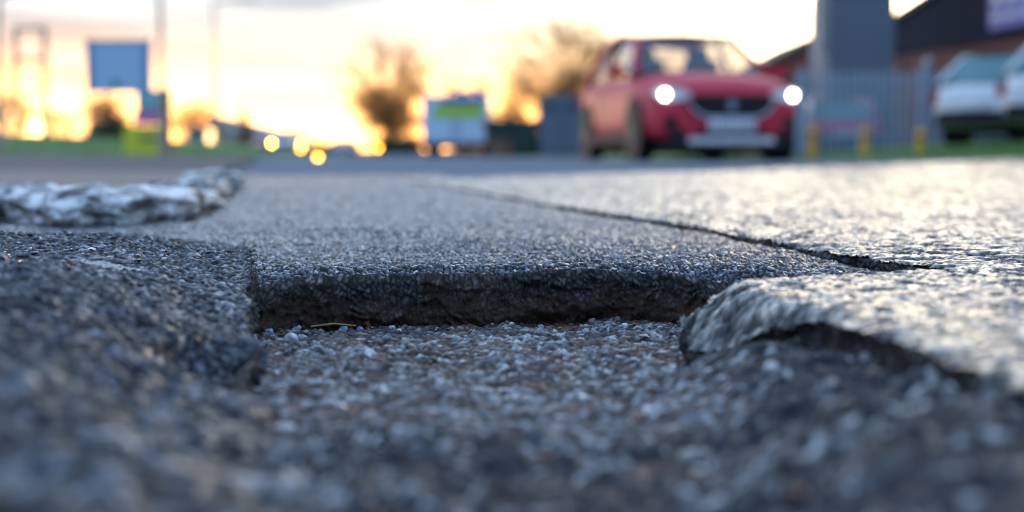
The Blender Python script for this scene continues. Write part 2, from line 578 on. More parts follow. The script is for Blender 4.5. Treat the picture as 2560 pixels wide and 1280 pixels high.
# ---- gutter strip of the same tarmac between the patch and the kerb
yg = np.array([v for v in grow(1.72, 6.4, 0.0032, 1.011)])
ug = np.linspace(0, 1, 330)
xr_ = np.interp(yg, [1.2, 1.5, 8.0], [-0.30, -0.33, -1.63]) + 0.03
xl_ = np.interp(yg, [1.7, 3.5, 6.5], [-1.45, -1.3, -1.5])
Xg = xl_[:, None] + (xr_ - xl_)[:, None] * ug[None, :]
Yg = np.broadcast_to(yg[:, None], Xg.shape)
h1, i1, t1, i2 = stones(Xg, Yg, 0.0060, 33, 0.0027, gap=0.34)
Zg = patch_top(Xg, Yg) - 0.0045 + h1 + 0.003 * fbm(Xg, Yg, 0.09, 35, 3)
grid_mesh('gutter_tarmac', Xg, Yg, Zg, M['patch'], stone=(i1, t1, i2, 0 * Xg))

# ---- the broken face itself
VW, XE = np.meshgrid(vw, xe, indexing='ij')
ZE = np.broadcast_to(ze, VW.shape); YE = np.broadcast_to(ye, VW.shape)
depth = 0.072
Zw = ZE - depth * VW
lw = 0.018 + 0.011 * fbm(XE, XE * 0, 0.12, 57, 3) + 0.010 * sstep(-0.2, -0.27, XE)
lip = lw * (1 - np.sqrt(np.clip(1 - (1 - np.clip(VW / 0.32, 0, 1)) ** 2, 0, 1)))      # worn, rounded top
out = lw - lip
und = 0.016 * fbm(XE, Zw * 1.6, 0.10, 51, 5, 0.6) + 0.010 * fbm(XE, Zw * 1.4, 0.028, 55, 4, 0.65)
h1, i1, t1, i2 = stones(XE, Zw, 0.0062, 61, 0.0018, gap=0.75, stretch=0.8, warp=0.9)
h2, j1, t2, j2 = stones(XE, Zw, 0.022, 67, 0.007, gap=0.9, stretch=0.5, warp=1.1)
und += 0.006 * sstep(0.3, 0.5, VW)
und -= 0.012 * sstep(0.55, 0.95, VW)
damp = sstep(0.0, 0.10, VW)
Yw = YE - out - (und + h1 + h2 * (j1 > 0.5)) * damp
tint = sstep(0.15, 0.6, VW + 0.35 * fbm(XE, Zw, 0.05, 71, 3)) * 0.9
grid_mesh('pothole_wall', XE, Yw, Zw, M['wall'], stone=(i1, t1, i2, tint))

# ---- pothole floor: exposed base layer with pale aggregate, tarry nearer the camera
x1 = np.concatenate([np.arange(-0.42, 0.50, 0.0026)])
y1 = np.concatenate([np.arange(0.30, 0.75, 0.0045), np.arange(0.75, 1.50, 0.0026)])
X, Y = np.meshgrid(x1, y1)
def floor_base(x, y):
    z = np.interp(y, [0.2, 0.45, 0.62, 0.80, 0.92, 1.05, 1.3, 1.5], [-0.028, -0.030, -0.034, -0.042, -0.051, -0.055, -0.058, -0.060])
    z = z + 0.007 * fbm(x, y, 0.16, 81, 3) * sstep(1.3, 0.9, y) + 0.004 * fbm(x, y, 0.06, 85, 3)
    return z + 0.034 * sstep(0.08, 0.20, x) * sstep(1.17, 1.04, y) - 0.008 * sstep(0.95, 0.6, y) * sstep(0.06, 0.2, x)
tar = np.clip(sstep(0.88, 0.76, Y + 0.07 * fbm(X, Y, 0.10, 91, 4)) + sstep(0.10, 0.19, X + 0.04 * fbm(X, Y, 0.06, 95, 3)) * sstep(1.12, 1.02, Y), 0, 1)
h1, i1, t1, i2 = stones(X, Y, 0.0085, 101, 0.0026, gap=0.45, warp=0.9)
h2, j1, t2, j2 = stones(X, Y, 0.0048, 107, 0.0011, gap=0.5, warp=0.9)
h3, k1, t3, k2 = stones(X, Y, 0.017, 109, 0.0035, gap=0.8, warp=1.0)
h4, l1, t4, l2 = stones(X, Y, 0.026, 115, 0.008, gap=0.9, warp=1.0)
Z = floor_base(X, Y) + h1 + h2 + h3 * (k1 > 0.45) + tar * (h4 * (l1 > 0.45) + 0.007 * fbm(X, Y, 0.05, 117, 3))
i1 = np.where(k1 > 0.62, np.clip(k2 * 1.1 * (0.75 + 0.25 * i1), 0, 1), i1)
Z += 0.010 * sstep(0.045, 0.0, np.abs(Y - wall_y(X)) + 0.015 * fbm(X, Y, 0.02, 113, 3)) * (0.4 + 0.6 * vnoise(X / 0.03, Y / 0.03, 7))
grid_mesh('pothole_floor', X, Y, Z, M['floor'], stone=(i1, np.clip(t1 * (0.5 + 0.5 * t2), 0, 1), i2, tar * np.where((l1 > 0.45) & (l2 > 0.55), 0.35, 0.95) * (i1 < 0.9)))

# ---- raised strip of tarmac on the left, cut off straight at the pothole
def cut_x(y):
    y = np.asarray(y, float)
    wob = (0.016 * fbm(y, 0 * y, 0.13, 311, 3) ) * sstep(1.36, 1.2, y) - 0.012 * sstep(1.06, 1.01, y) * sstep(0.84, 0.97, y) + 0.003 * fbm(y, 0 * y, 0.03, 313, 3)
    return wob + np.interp(y, [0.2, 0.6, 0.80, 0.967, 1.2, 1.45, 1.7, 2.3], [-0.02, -0.08, -0.135, -0.174, -0.222, -0.272, -0.315, -0.44])
x1 = np.concatenate([np.arange(-1.9, -0.75, 0.008), np.arange(-0.75, 0.0, 0.0028)])
y1 = np.concatenate([np.arange(0.27, 0.8, 0.0042), np.arange(0.8, 1.75, 0.0026), np.array(grow(1.75, 2.35, 0.003, 1.02))])
X, Y = np.meshgrid(x1, y1)
din = cut_x(Y) - X + 0.005 * fbm(X, Y, 0.03, 121, 4, 0.7)
def mound_top(x, y):
    crest = np.interp(x, [-1.9, -1.0, -0.62, -0.48, -0.36, -0.27, -0.1], [0.040, 0.036, 0.027, 0.020, 0.014, 0.011, 0.008])
    back = sstep(2.15, 1.62, y + 0.15 * fbm(x, y, 0.4, 131, 2) - 0.12 * (x + 0.6))
    fr = np.interp(y, [0.2, 0.5, 0.8, 1.1, 1.4, 3], [0.004, 0.004, 0.008, 0.012, 0.0, 0.0]) * sstep(-0.15, -0.35, x) - np.interp(y, [0.2, 0.5, 0.9, 1.2], [0.012, 0.012, 0.006, 0])
    return crest * back - 0.030 * (1 - back) + fr + 0.006 * fbm(x, y, 0.25, 135, 3)
def cut_z(y):
    return np.interp(y, [0.2, 0.7, 0.967, 1.2, 1.36, 1.5, 1.7, 2.3], [-0.022, -0.034, -0.038, -0.016, 0.002, 0.010, 0.004, -0.03])
zcut = np.interp(Y, [0.2, 0.7, 0.967, 1.2, 1.36, 1.5, 1.7, 2.3], [-0.022, -0.034, -0.038, -0.016, 0.002, 0.010, 0.004, -0.03])
shoulder = sstep(-0.01, 0.17, din) ** 0.75
Z = zcut + (mound_top(X, Y) - zcut) * shoulder
gr_ = ((X + 0.205) / 0.046) ** 2 + ((Y - 0.99) / 0.085) ** 2 + 0.35 * fbm(X, Y, 0.04, 139, 3)
Z = Z - 0.022 * sstep(1.2, 0.2, gr_)
h1, i1, t1, i2 = stones(X, Y, 0.0060, 141, 0.0030, gap=0.38)
h2, j1, t2, j2 = stones(X, Y, 0.012, 147, 0.0024, gap=0.5)
h4, l1, t4, l2 = stones(X, Y, 0.022, 143, 0.0052, gap=0.9, warp=1.0)
nearf = sstep(1.25, 0.75, Y)
Z += h1 + h2 * (j1 > 0.55) + 0.003 * fbm(X, Y, 0.03, 149, 3) + nearf * (h4 * (l1 > 0.45) + 0.007 * fbm(X, Y, 0.045, 145, 3))
big = sstep(1.15, 0.8, Y + 0.1 * fbm(X, Y, 0.2, 148, 2))          # coarser aggregate in the near part of the strip
i1 = np.where((j1 > 0.74 - 0.25 * big), np.clip(j2 * 1.05 * (0.75 + 0.25 * i1), 0, 1), i1 * (1 - 0.35 * big))
i1 = np.where((nearf > 0.4) & (l1 > 0.45), np.clip(0.30 + 0.66 * sstep(0.55, 0.75, l2), 0, 1) * (0.85 + 0.15 * i1), i1 * (1 - 0.3 * nearf))
# worn scrap of white road paint on the strip
pu = (X - (-0.365)) * 0.96 + (Y - 1.32) * -0.28
pv = (X - (-0.365)) * 0.28 + (Y - 1.32) * 0.96
pd = (pu / 0.066) ** 2 + (pv / 0.030) ** 2 + 0.9 * fbm(X, Y, 0.035, 151, 4)
paint = sstep(0.95, 0.55, pd) * sstep(0.10, 0.5, t1 + 0.6 * i2 - 0.2)
Z = Z - 0.002 * paint
grid_mesh('tarmac_strip', X, Y, Z, M['mound'], keep=(din > -0.002), stone=(i1, t1, i2, paint))

def edge_strip(name, pts, ztop, zbot, material, seed, lw=0.006, under=0.010, rough=1.0, rows=26):
    # broken face hanging from an edge; the void lies on the right-hand side of the direction of travel
    d = np.gradient(pts, axis=0)
    k = np.ones(9) / 9
    d = np.stack([np.convolve(np.pad(d[:, q], 4, 'edge'), k, 'valid') for q in (0, 1)], -1)
    nrm_ = np.stack([-d[:, 1], d[:, 0]], -1) * -1
    nrm_ /= np.linalg.norm(nrm_, axis=1)[:, None]
    arc_ = np.concatenate([[0], np.cumsum(np.hypot(*np.diff(pts, axis=0).T))])
    v = np.concatenate([[-0.06], np.linspace(0, 1, rows)])
    V_, A_ = np.meshgrid(v, arc_, indexing='ij')
    vc = np.clip(V_, 0, 1)
    zt, zb = np.broadcast_to(ztop, V_.shape), np.broadcast_to(zbot, V_.shape)
    Zs = zt - (zt - zb) * vc - 0.004 * (V_ < 0)
    o_ = lw * np.sqrt(np.clip(1 - (1 - np.clip(vc / 0.3, 0, 1)) ** 2, 0, 1)) - under * sstep(0.35, 0.95, vc)
    hgt = np.clip((zt - zb) / 0.05, 0.15, 1)
    a1, id1, tp1, id2 = stones(A_, Zs, 0.0075, seed, 0.0045, gap=0.7, warp=0.9)
    a2, kd1, tp2, kd2 = stones(A_, Zs, 0.018, seed + 3, 0.007, gap=0.8, warp=0.9)
    ds = rough * hgt * (0.012 * fbm(A_, Zs * 1.5, 0.07, seed + 5, 4, 0.6) + a1 + a2 * (kd1 > 0.5)) * sstep(-0.03, 0.12, V_)
    o_ = np.where(V_ < 0, -0.008, o_ + ds - 0.002)
    Xs = pts[None, :, 0] + nrm_[None, :, 0] * o_
    Ys = pts[None, :, 1] + nrm_[None, :, 1] * o_
    return grid_mesh(name, Xs, Ys, Zs, material, stone=(id1, tp1, id2, 0.5 * sstep(-0.2, 0.6, fbm(A_, Zs, 0.05, seed + 9, 3)) + 0 * Xs))


yc = np.arange(1.85, 0.80, -0.0024)
cp_ = np.stack([cut_x(yc), yc], -1)[::-1]
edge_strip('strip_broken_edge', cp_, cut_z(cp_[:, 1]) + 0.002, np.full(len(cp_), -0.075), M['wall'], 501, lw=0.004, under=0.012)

# ---- old polished asphalt on the right, with its broken tongue
B = [(-0.45, 6.0), (-0.30, 5.2), (-0.03, 3.85), (0.10, 3.1), (0.205, 2.55), (0.305, 2.06), (0.36, 1.66), (0.398, 1.46), (0.435, 1.402),
     (0.39, 1.375), (0.32, 1.335), (0.25, 1.30), (0.19, 1.255), (0.150, 1.205), (0.150, 1.155), (0.182, 1.105), (0.215, 1.065), (0.242, 0.94), (0.252, 0.80),
     (0.258, 0.69), (0.262, 0.52), (0.26, 0.2)]
rest = [(60, 0.2), (60, 30), (6.4, 17.8), (2.6, 10.6), (0.9, 7.4)]
poly = np.array(B + rest)
x1 = np.array(sorted(set(np.round(np.concatenate([np.arange(-0.6, 0.12, 0.006), np.arange(0.12, 0.62, 0.0027), grow(0.62, 14, 0.003, 1.022)]), 5))))
y1 = np.array(sorted(set(np.round(np.concatenate([np.arange(0.32, 0.8, 0.005), np.arange(0.8, 1.75, 0.0030), grow(1.75, 21, 0.0032, 1.0125)]), 5))))
X, Y = np.meshgrid(x1, y1)
inside = np.zeros(X.shape, bool)
sd = np.full(X.shape, 99.0)
n = len(poly)
for a in range(n):
    (ax, ay), (bx, by) = poly[a], poly[(a + 1) % n]
    cross = ((ay > Y) != (by > Y)) & (X < (bx - ax) * (Y - ay) / (by - ay + 1e-12) + ax)
    inside ^= cross
    t = np.clip(((X - ax) * (bx - ax) + (Y - ay) * (by - ay)) / ((bx - ax) ** 2 + (by - ay) ** 2), 0, 1)
    sd = np.minimum(sd, np.hypot(X - ax - t * (bx - ax), Y - ay - t * (by - ay)))
sd = np.where(inside, sd, -sd)
def ragged(x, y):
    n_ = sstep(3.5, 1.2, y)
    return n_ * (0.009 * fbm(x, y, 0.05, 161, 4) + 0.005 * fbm(x, y, 0.016, 165, 2)) + (1 - n_) * 0.022 * fbm(x, y, 0.2, 167, 3)
def slab_edge(x, y):
    tg = np.exp(-((y - 1.15) / 0.085) ** 2 - (np.maximum(x - 0.15, 0) / 0.085) ** 2) * (y < 1.38)
    return tg, 0.012 + 0.060 * tg + 0.014 * sstep(1.12, 0.9, y), np.where(y < 1.36, 0.006 + 0.044 * tg, 0.003)
def slab_top(x, y):
    return 0.0095 + 0.004 * fbm(x, y, 0.3, 171, 3) + 0.0012 * fbm(x, y, 0.05, 175, 2) - 0.005 * sstep(2.2, 4.0, y) * sstep(0.6, 0.0, x)
sd = sd + ragged(X, Y)
tg, wid, D1 = slab_edge(X, Y)
t = np.clip(sd / wid, 0, 1)
Z = slab_top(X, Y) - D1 * (1 - t) ** 1.7
h1, i1, t1, i2 = stones(X, Y, 0.0085, 181, 0.0016, gap=0.20)
pit = sstep(0.05, 0.35, fbm(X, Y, 0.016, 185, 3) + 0.35 * fbm(X, Y, 0.15, 187, 3))
rag = 1 + 1.0 * (1 - t)
Z += h1 * rag - 0.0034 * pit
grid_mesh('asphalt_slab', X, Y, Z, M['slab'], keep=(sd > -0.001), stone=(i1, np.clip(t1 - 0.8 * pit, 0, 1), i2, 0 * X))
bp_ = np.array(B); cum = np.concatenate([[0], np.cumsum(np.hypot(*np.diff(bp_, axis=0).T))])
ss = np.arange(0, cum[-1], 0.0026)
# smooth the polyline a little, then give it the same ragged offset as the slab
ex_ = np.stack([np.interp(ss, cum, bp_[:, 0]), np.interp(ss, cum, bp_[:, 1])], -1)
dd = np.gradient(ex_, axis=0); nv_ = np.stack([dd[:, 1], -dd[:, 0]], -1); nv_ /= np.linalg.norm(nv_, axis=1)[:, None]
ex_ = ex_ + nv_ * ragged(ex_[:, 0], ex_[:, 1])[:, None]
_, _, dz_ = slab_edge(ex_[:, 0], ex_[:, 1])
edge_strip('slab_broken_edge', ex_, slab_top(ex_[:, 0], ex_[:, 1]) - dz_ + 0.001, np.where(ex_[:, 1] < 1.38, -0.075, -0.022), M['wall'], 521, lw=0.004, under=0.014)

# ---- pavement, driveway, verges
def sheet(name, pts, material):
    m = MB(); m.add(pts, [tuple(range(len(pts)))])
    return tag(m.build(name, material), kind='structure')


KERB = [(-3.4, 5.2), (-2.7, 4.75), (-2.1, 4.25), (-1.62, 3.75), (-1.36, 3.38), (-1.12, 3.02), (-0.90, 2.62), (-0.70, 2.38), (-0.635, 2.62), (-0.70, 3.05), (-0.78, 3.55), (-0.88, 4.15), (-0.98, 4.75), (-1.10, 5.4)]
m = MB(); m.prism([(-9.0, 5.6)] + [(x - 0.02, y + 0.03) for x, y in KERB] + [(-1.2, 5.9), (-9.5, 6.0)], -0.12, 0.037, 'z')
tag(m.build('pavement', M['pavement']), kind='structure')
sheet('driveway', [(-1.22, 5.55, 0.012), (-30, 5.55, 0.03), (-34, 45, 0.17), (-8.6, 46, -0.09), (-3.2, 18, 0.02)], M['drive'])


def verge(name, fn, x0, x1, y0, y1, nx=40, ny=30):
    X, Y = np.meshgrid(np.linspace(x0, x1, nx), np.linspace(y0, y1, ny))
    Z = fn(X, Y) + 0.02 * fbm(X, Y, 0.8, 201, 3)
    return grid_mesh(name, X, Y, Z, M['grass'])


def bank_left(x, y):
    top = np.interp(x, [-40, -21, -15, -11.5, -8], [1.0, 0.80, 0.50, 0.05, -0.12])
    return -0.14 + (top + 0.14) * sstep(44, 58, y)


def bank_right(x, y):
    return -0.06 + 0.05 * sstep(18.4, 20.5, y) + np.interp(x, [0, 5.2, 6.3, 8.5, 14], [0.0, 0.03, 0.12, 0.30, 0.5]) * sstep(18.6, 20.5, y)


verge('grass_bank', bank_left, -44, -8, 43.5, 75)
verge('grass_verge', bank_right, 1.2, 16, 18.6, 27.5)
verge('grass_field', lambda x, y: -0.20 + 0.05 * np.sin(x * 0.2) + 0 * y, -60, 45, 51, 190, 60, 40)
verge('grass_roadside', lambda x, y: -0.10 + 0.04 * sstep(33, 36, y) + 0 * x, 0.2, 8, 33, 50)


def blades(name, fn, x0, x1, y0, y1, count, h, label, seed):
    rng = np.random.default_rng(seed)
    x = rng.uniform(x0, x1, count); y = rng.uniform(y0, y1, count); z = fn(x, y) - 0.02
    a = rng.uniform(0, 6.28, count); hh = h * rng.uniform(0.4, 1.2, count); w = 0.012
    lean = rng.normal(0, 0.35, (count, 2)) * hh[:, None]
    v = np.zeros((count, 3, 3))
    v[:, 0] = np.stack([x - w * np.cos(a), y - w * np.sin(a), z], -1)
    v[:, 1] = np.stack([x + w * np.cos(a), y + w * np.sin(a), z], -1)
    v[:, 2] = np.stack([x + lean[:, 0], y + lean[:, 1], z + hh], -1)
    me = bpy.data.meshes.new(name)
    me.from_pydata(v.reshape(-1, 3).tolist(), [], [(3 * i, 3 * i + 1, 3 * i + 2) for i in range(count)])
    me.materials.append(M['blade'])
    o = bpy.data.objects.new(name, me); col.objects.link(o)
    return tag(o, label, 'grass', kind='stuff')


blades('grass', bank_right, 2.5, 12, 18.8, 22, 9000, 0.07, 'short green grass on the verge by the yellow bollards', 5)
blades('grass', bank_left, -24, -9, 44, 60, 9000, 0.14, 'green grass on the bank behind the driveway', 6)

# ---- chipped white-painted kerb stones round the pavement corner
def kerb_paint():
    m, n, l, b = new_mat('worn_white_kerb_paint')
    t = n.new('ShaderNodeTexCoord')
    mp = n.new('ShaderNodeMapping'); mp.inputs['Scale'].default_value = (5, 13, 22)
    l.new(t.outputs['Object'], mp.inputs['Vector'])
    x = n.new('ShaderNodeTexNoise'); x.inputs['Scale'].default_value = 1.6; x.inputs['Detail'].default_value = 7; x.inputs['Roughness'].default_value = 0.7
    l.new(mp.outputs[0], x.inputs['Vector'])
    cr = n.new('ShaderNodeValToRGB')
    e = cr.color_ramp.elements
    e[0].position = 0.40; e[0].color = (0.06, 0.05, 0.045, 1)
    e[1].position = 0.55; e[1].color = (0.72, 0.72, 0.71, 1)
    e.new(0.47).color = (0.26, 0.25, 0.24, 1)
    l.new(x.outputs[0], cr.inputs[0]); l.new(cr.outputs[0], b.inputs['Base Color'])
    b.inputs['Roughness'].default_value = 0.6
    bp = n.new('ShaderNodeBump'); bp.inputs['Distance'].default_value = 0.003
    l.new(x.outputs[0], bp.inputs['Height']); l.new(bp.outputs[0], b.inputs['Normal'])
    return m


M['kerb'] = kerb_paint()
rk = random.Random(4)
kerb = empty('kerb', (-0.7, 2.4, 0), 0, 'low chipped kerb with worn white paint edging the pavement corner', 'kerb')
seg = []
for (ax, ay), (bx, by) in list(zip(KERB[3:-1], KERB[4:])) + list(zip(KERB[:3], KERB[1:4])):
    L = math.hypot(bx - ax, by - ay); k = max(1, round(L / 0.30))
    for q in range(k):
        seg.append((ax + (bx - ax) * (q + 0.5) / k, ay + (by - ay) * (q + 0.5) / k, math.atan2(by - ay, bx - ax), L / k))
for i, (cx, cy, an, L) in enumerate(seg):
    nx_, ny_, nz_ = 13, 9, 6
    bm = bmesh.new()
    bmesh.ops.create_cube(bm, size=1.0)
    bmesh.ops.subdivide_edges(bm, edges=bm.edges[:], cuts=7, use_grid_fill=True)
    H_ = rk.uniform(0.044, 0.068); Wd = rk.uniform(0.13, 0.18)
    vs = np.array([v.co[:] for v in bm.verts])
    nn = fbm(vs[:, 0] * 3 + i * 7.1, vs[:, 1] * 3 + vs[:, 2] * 1.7, 0.9, 300 + i, 4, 0.65)
    n2 = fbm(vs[:, 0] * 3 + i * 3.3, vs[:, 2] * 3 - vs[:, 1] * 2.1, 0.7, 340 + i, 4, 0.65)
    n3 = fbm(vs[:, 1] * 2 + i, vs[:, 2] * 4, 0.5, 380 + i, 3)
    for v, a_, b_, c_ in zip(bm.verts, nn, n2, n3):
        r = v.co.copy()
        edge = max(abs(r.x) * 2 - 0.6, 0) + max(abs(r.y) * 2 - 0.55, 0)
        v.co.x = r.x * L * 1.02 + 0.030 * c_ + 0.016 * b_
        v.co.y = r.y * Wd + 0.020 * b_ * (1 if r.y < 0 else 0.4)
        v.co.z = (r.z + 0.5) * H_ * (1 - 0.30 * edge * (r.z > 0)) + 0.016 * a_ * (r.z + 0.5) - 0.03
    me = bpy.data.meshes.new('kerb_stone')
    bm.to_mesh(me); bm.free()
    me.polygons.foreach_set('use_smooth', [True] * len(me.polygons))
    me.materials.append(M['kerb'])
    o = bpy.data.objects.new('kerb_stone', me); col.objects.link(o)
    o.parent = kerb
    off = Vector((math.sin(an), -math.cos(an), 0)) * -0.05
    o.location = (cx - kerb.location.x + off.x * 0.4, cy - kerb.location.y, rk.uniform(-0.004, 0.010) + 0.016)
    o.rotation_euler = (rk.uniform(-0.10, 0.10), rk.uniform(-0.10, 0.10), an + rk.uniform(-0.16, 0.16))

# ================================================================== buildings
def clad(name, c, pitch, rough=0.55, axis=0):
    """ribbed metal cladding"""
    m, n, l, b = new_mat(name)
    t = n.new('ShaderNodeTexCoord')
    w = n.new('ShaderNodeTexWave'); w.bands_direction = 'XYZ'[axis]; w.inputs['Scale'].default_value = 1.0 / pitch * 0.5
    l.new(t.outputs['Object'], w.inputs['Vector'])
    x = n.new('ShaderNodeTexNoise'); x.inputs['Scale'].default_value = 1.5; x.inputs['Detail'].default_value = 6
    l.new(t.outputs['Object'], x.inputs['Vector'])
    mr = n.new('ShaderNodeMapRange'); mr.inputs['To Min'].default_value = 0.8; mr.inputs['To Max'].default_value = 1.2
    l.new(x.outputs[0], mr.inputs['Value'])
    s_ = n.new('ShaderNodeVectorMath'); s_.operation = 'SCALE'; s_.inputs[0].default_value = c
    l.new(mr.outputs[0], s_.inputs['Scale']); l.new(s_.outputs[0], b.inputs['Base Color'])
    b.inputs['Roughness'].default_value = rough
    bp = n.new('ShaderNodeBump'); bp.inputs['Distance'].default_value = 0.03
    l.new(w.outputs['Fac'], bp.inputs['Height']); l.new(bp.outputs[0], b.inputs['Normal'])
    return m


def brick(name):
    m, n, l, b = new_mat(name)
    t = n.new('ShaderNodeTexCoord')
    sp = n.new('ShaderNodeSeparateXYZ'); l.new(t.outputs['Object'], sp.inputs[0])
    ad = n.new('ShaderNodeMath'); l.new(sp.outputs[0], ad.inputs[0]); l.new(sp.outputs[1], ad.inputs[1])
    cb = n.new('ShaderNodeCombineXYZ'); l.new(ad.outputs[0], cb.inputs[0]); l.new(sp.outputs[2], cb.inputs[1])
    k = n.new('ShaderNodeTexBrick'); k.inputs['Scale'].default_value = 4.4
    k.inputs['Color1'].default_value = (0.30, 0.085, 0.05, 1); k.inputs['Color2'].default_value = (0.22, 0.065, 0.04, 1)
    k.inputs['Mortar'].default_value = (0.23, 0.19, 0.16, 1); k.inputs['Mortar Size'].default_value = 0.014
    l.new(cb.outputs[0], k.inputs['Vector']); l.new(k.outputs['Color'], b.inputs['Base Color'])
    b.inputs['Roughness'].default_value = 0.85
    return m


M['brick'] = brick('red_brick')
M['dark_clad'] = clad('dark_cladding', (0.045, 0.042, 0.058), 0.2, 0.95, axis=1)
M['dark_clad'].node_tree.nodes['Principled BSDF'].inputs['Specular IOR Level'].default_value = 0.1
M['grey_clad'] = clad('blue_grey_cladding', (0.18, 0.22, 0.27), 0.15, axis=0)
M['trim'] = simple('grey_trim', (0.30, 0.30, 0.30), 0.5)
M['dark_metal'] = simple('dark_metal', (0.035, 0.037, 0.042), 0.5, 0.3)
M['steel'] = simple('galvanised_steel', (0.22, 0.25, 0.29), 0.5, 0.4)
M['fence'] = simple('painted_palisade', (0.30, 0.40, 0.52), 0.5)
M['blue_sign'] = simple('blue_sign_face', (0.14, 0.17, 0.50), 0.4)
M['white'] = simple('white_panel', (0.72, 0.73, 0.74), 0.45)
M['win'] = glass('window_glass', (0.03, 0.04, 0.05), 0.9)

# big brick and clad building on the right: its long wall runs beside the road
ang = math.atan2(0.15, 1.0)
root = empty('industrial_building', (10.25, 38.0, -0.1), ang, 'dark clad industrial building with a red brick base and blue sign', 'building')
# local frame: y runs along the wall, away from the camera; the wall stands at x = 0
m = MB(); m.prism([(0, 0), (9, 0), (9, 2.72), (0, 2.72)], -24, 2.5, 'y'); m.build('brick_wall', M['brick'], root)
m = MB()
prof = [(-24, 2.72), (2.56, 2.72), (2.56, 3.22), (-24, 7.9)]
m.prism(prof, -0.06, 8.9, 'x'); m.build('upper_wall', M['dark_clad'], root)
m = MB(); m.prism([(-24.2, 7.9), (2.65, 3.20), (2.65, 3.34), (-24.2, 8.04)], -0.16, 9.0, 'x'); m.build('roof', M['dark_metal'], root)
m = MB(); m.box((-0.02, -0.4, 1.3), (0.10, 0.10, 2.6)); m.build('downpipe', M['dark_metal'], root)
sg = MB(); sg.prism([(-9.6, 2.95), (-5.25, 2.95), (-5.25, 4.35), (-9.6, 4.35)], -0.14, -0.07, 'x'); sg_o = sg.build('sign_board', M['blue_sign'], root)
m = MB()
for k in range(6):
    m.box((-0.15, -5.6 - 0.62 * k, 3.75), (0.012, 0.34, 0.5))
    m.box((-0.15, -5.6 - 0.62 * k, 3.22), (0.012, 0.44, 0.12))
m.build('sign_lettering', M['white'], sg_o)
for yy_ in (-3.1, -12.0):
    m = MB(); m.box((0.0, yy_, 1.45), (0.06, 1.3, 1.0)); w_ = m.build('window', M['dark_metal'], root)
    m = MB(); m.box((-0.035, yy_, 1.45), (0.012, 1.16, 0.86)); m.build('pane', M['win'], w_)
m = MB(); m.lathe([(0.10, -0.16), (0.12, -0.10), (0.12, 0.0)], (0.0, -2.0, 2.42), 'x', 16); m.build('wall_lamp', M['white'], root)

# blue-grey stair tower beside it
p0 = W(2066, 300, 33); p1 = W(2232, 300, 33)
wd = p1.x - p0.x
root = empty('stair_tower', ((p0.x + p1.x) / 2, 33 + 0.95, -0.1), 0, 'tall blue-grey clad tower standing left of the brick building', 'tower')
m = MB(); m.box((0, 0, 3.6), (wd, 1.9, 7.2)); m.build('wall', M['grey_clad'], root)
m = MB(); m.box((-wd / 2 - 0.02, -0.80, 4.8), (0.14, 0.36, 4.6)); m.build('corner_post', M['trim'], root)
m = MB(); m.box((0, 0, 7.28), (wd + 0.2, 2.1, 0.16)); m.build('roof', M['dark_metal'], root)
for k in range(3):
    m = MB(); m.box((0, -0.955, 1.75 + 2.0 * k), (wd - 0.02, 0.012, 0.04)); m.build('panel_joint', M['dark_metal'], root)

# low gabled shed between the tower and the road
M['roof_brown'] = simple('brown_roof', (0.16, 0.11, 0.085), 0.8, noise=0.25, scale=4)
a = W(1890, 178, 45); b2 = W(2030, 98, 45)
root = empty('gabled_shed', (b2.x, 45, -0.1), 0, 'low brown roofed shed with a sloping gable behind the fence', 'shed')
ex = a.x - b2.x
m = MB(); m.prism([(ex + 0.15, 0), (3.4, 0), (3.4, 3.0), (0.2, b2.z), (ex + 0.15, a.z)], 0, 7, 'y'); m.build('wall', M['brick'], root)
m = MB(); m.prism([(ex - 0.15, a.z - 0.02), (0.2, b2.z + 0.10), (0.2, b2.z + 0.28), (ex - 0.15, a.z + 0.16)], -0.2, 7.2, 'y')
m.prism([(0.2, b2.z + 0.10), (3.6, 3.0), (3.6, 3.18), (0.2, b2.z + 0.28)], -0.2, 7.2, 'y'); m.build('roof', M['roof_brown'], root)
m = MB(); m.box((-0.6, -0.02, 1.2), (0.9, 0.06, 1.9)); d_ = m.build('door', M['dark_metal'], root)
m = MB(); m.box((-0.3, -0.07, 1.1), (0.10, 0.04, 0.04)); m.build('handle', M['steel'], d_)

# far low warehouse on the left
M['pale_roof'] = simple('pale_grey_roof', (0.62, 0.64, 0.64), 0.6)
M['pale_wall'] = simple('pale_warehouse_wall', (0.45, 0.36, 0.29), 0.7)
a = W(530, 340, 120); b2 = W(690, 340, 120)
root = empty('warehouse', ((a.x + b2.x) / 2, 120, -0.2), 0, 'long low warehouse with a pale grey sloping roof far down the road', 'building')
hw_ = (b2.x - a.x) / 2
m = MB(); m.box((0, 3, 0.75), (2 * hw_, 6, 1.5)); m.build('wall', M['pale_wall'], root)
m = MB(); m.prism([(-hw_ - 0.2, 1.5), (hw_ + 0.2, 1.5), (hw_ + 0.2, 1.9), (-hw_ - 0.2, 3.3)], -0.2, 6.2, 'y'); m.build('roof', M['pale_roof'], root)
m = MB(); m.box((-0.6, -0.02, 0.65), (1.3, 0.06, 1.3)); m.build('shutter_door', M['steel'], root)

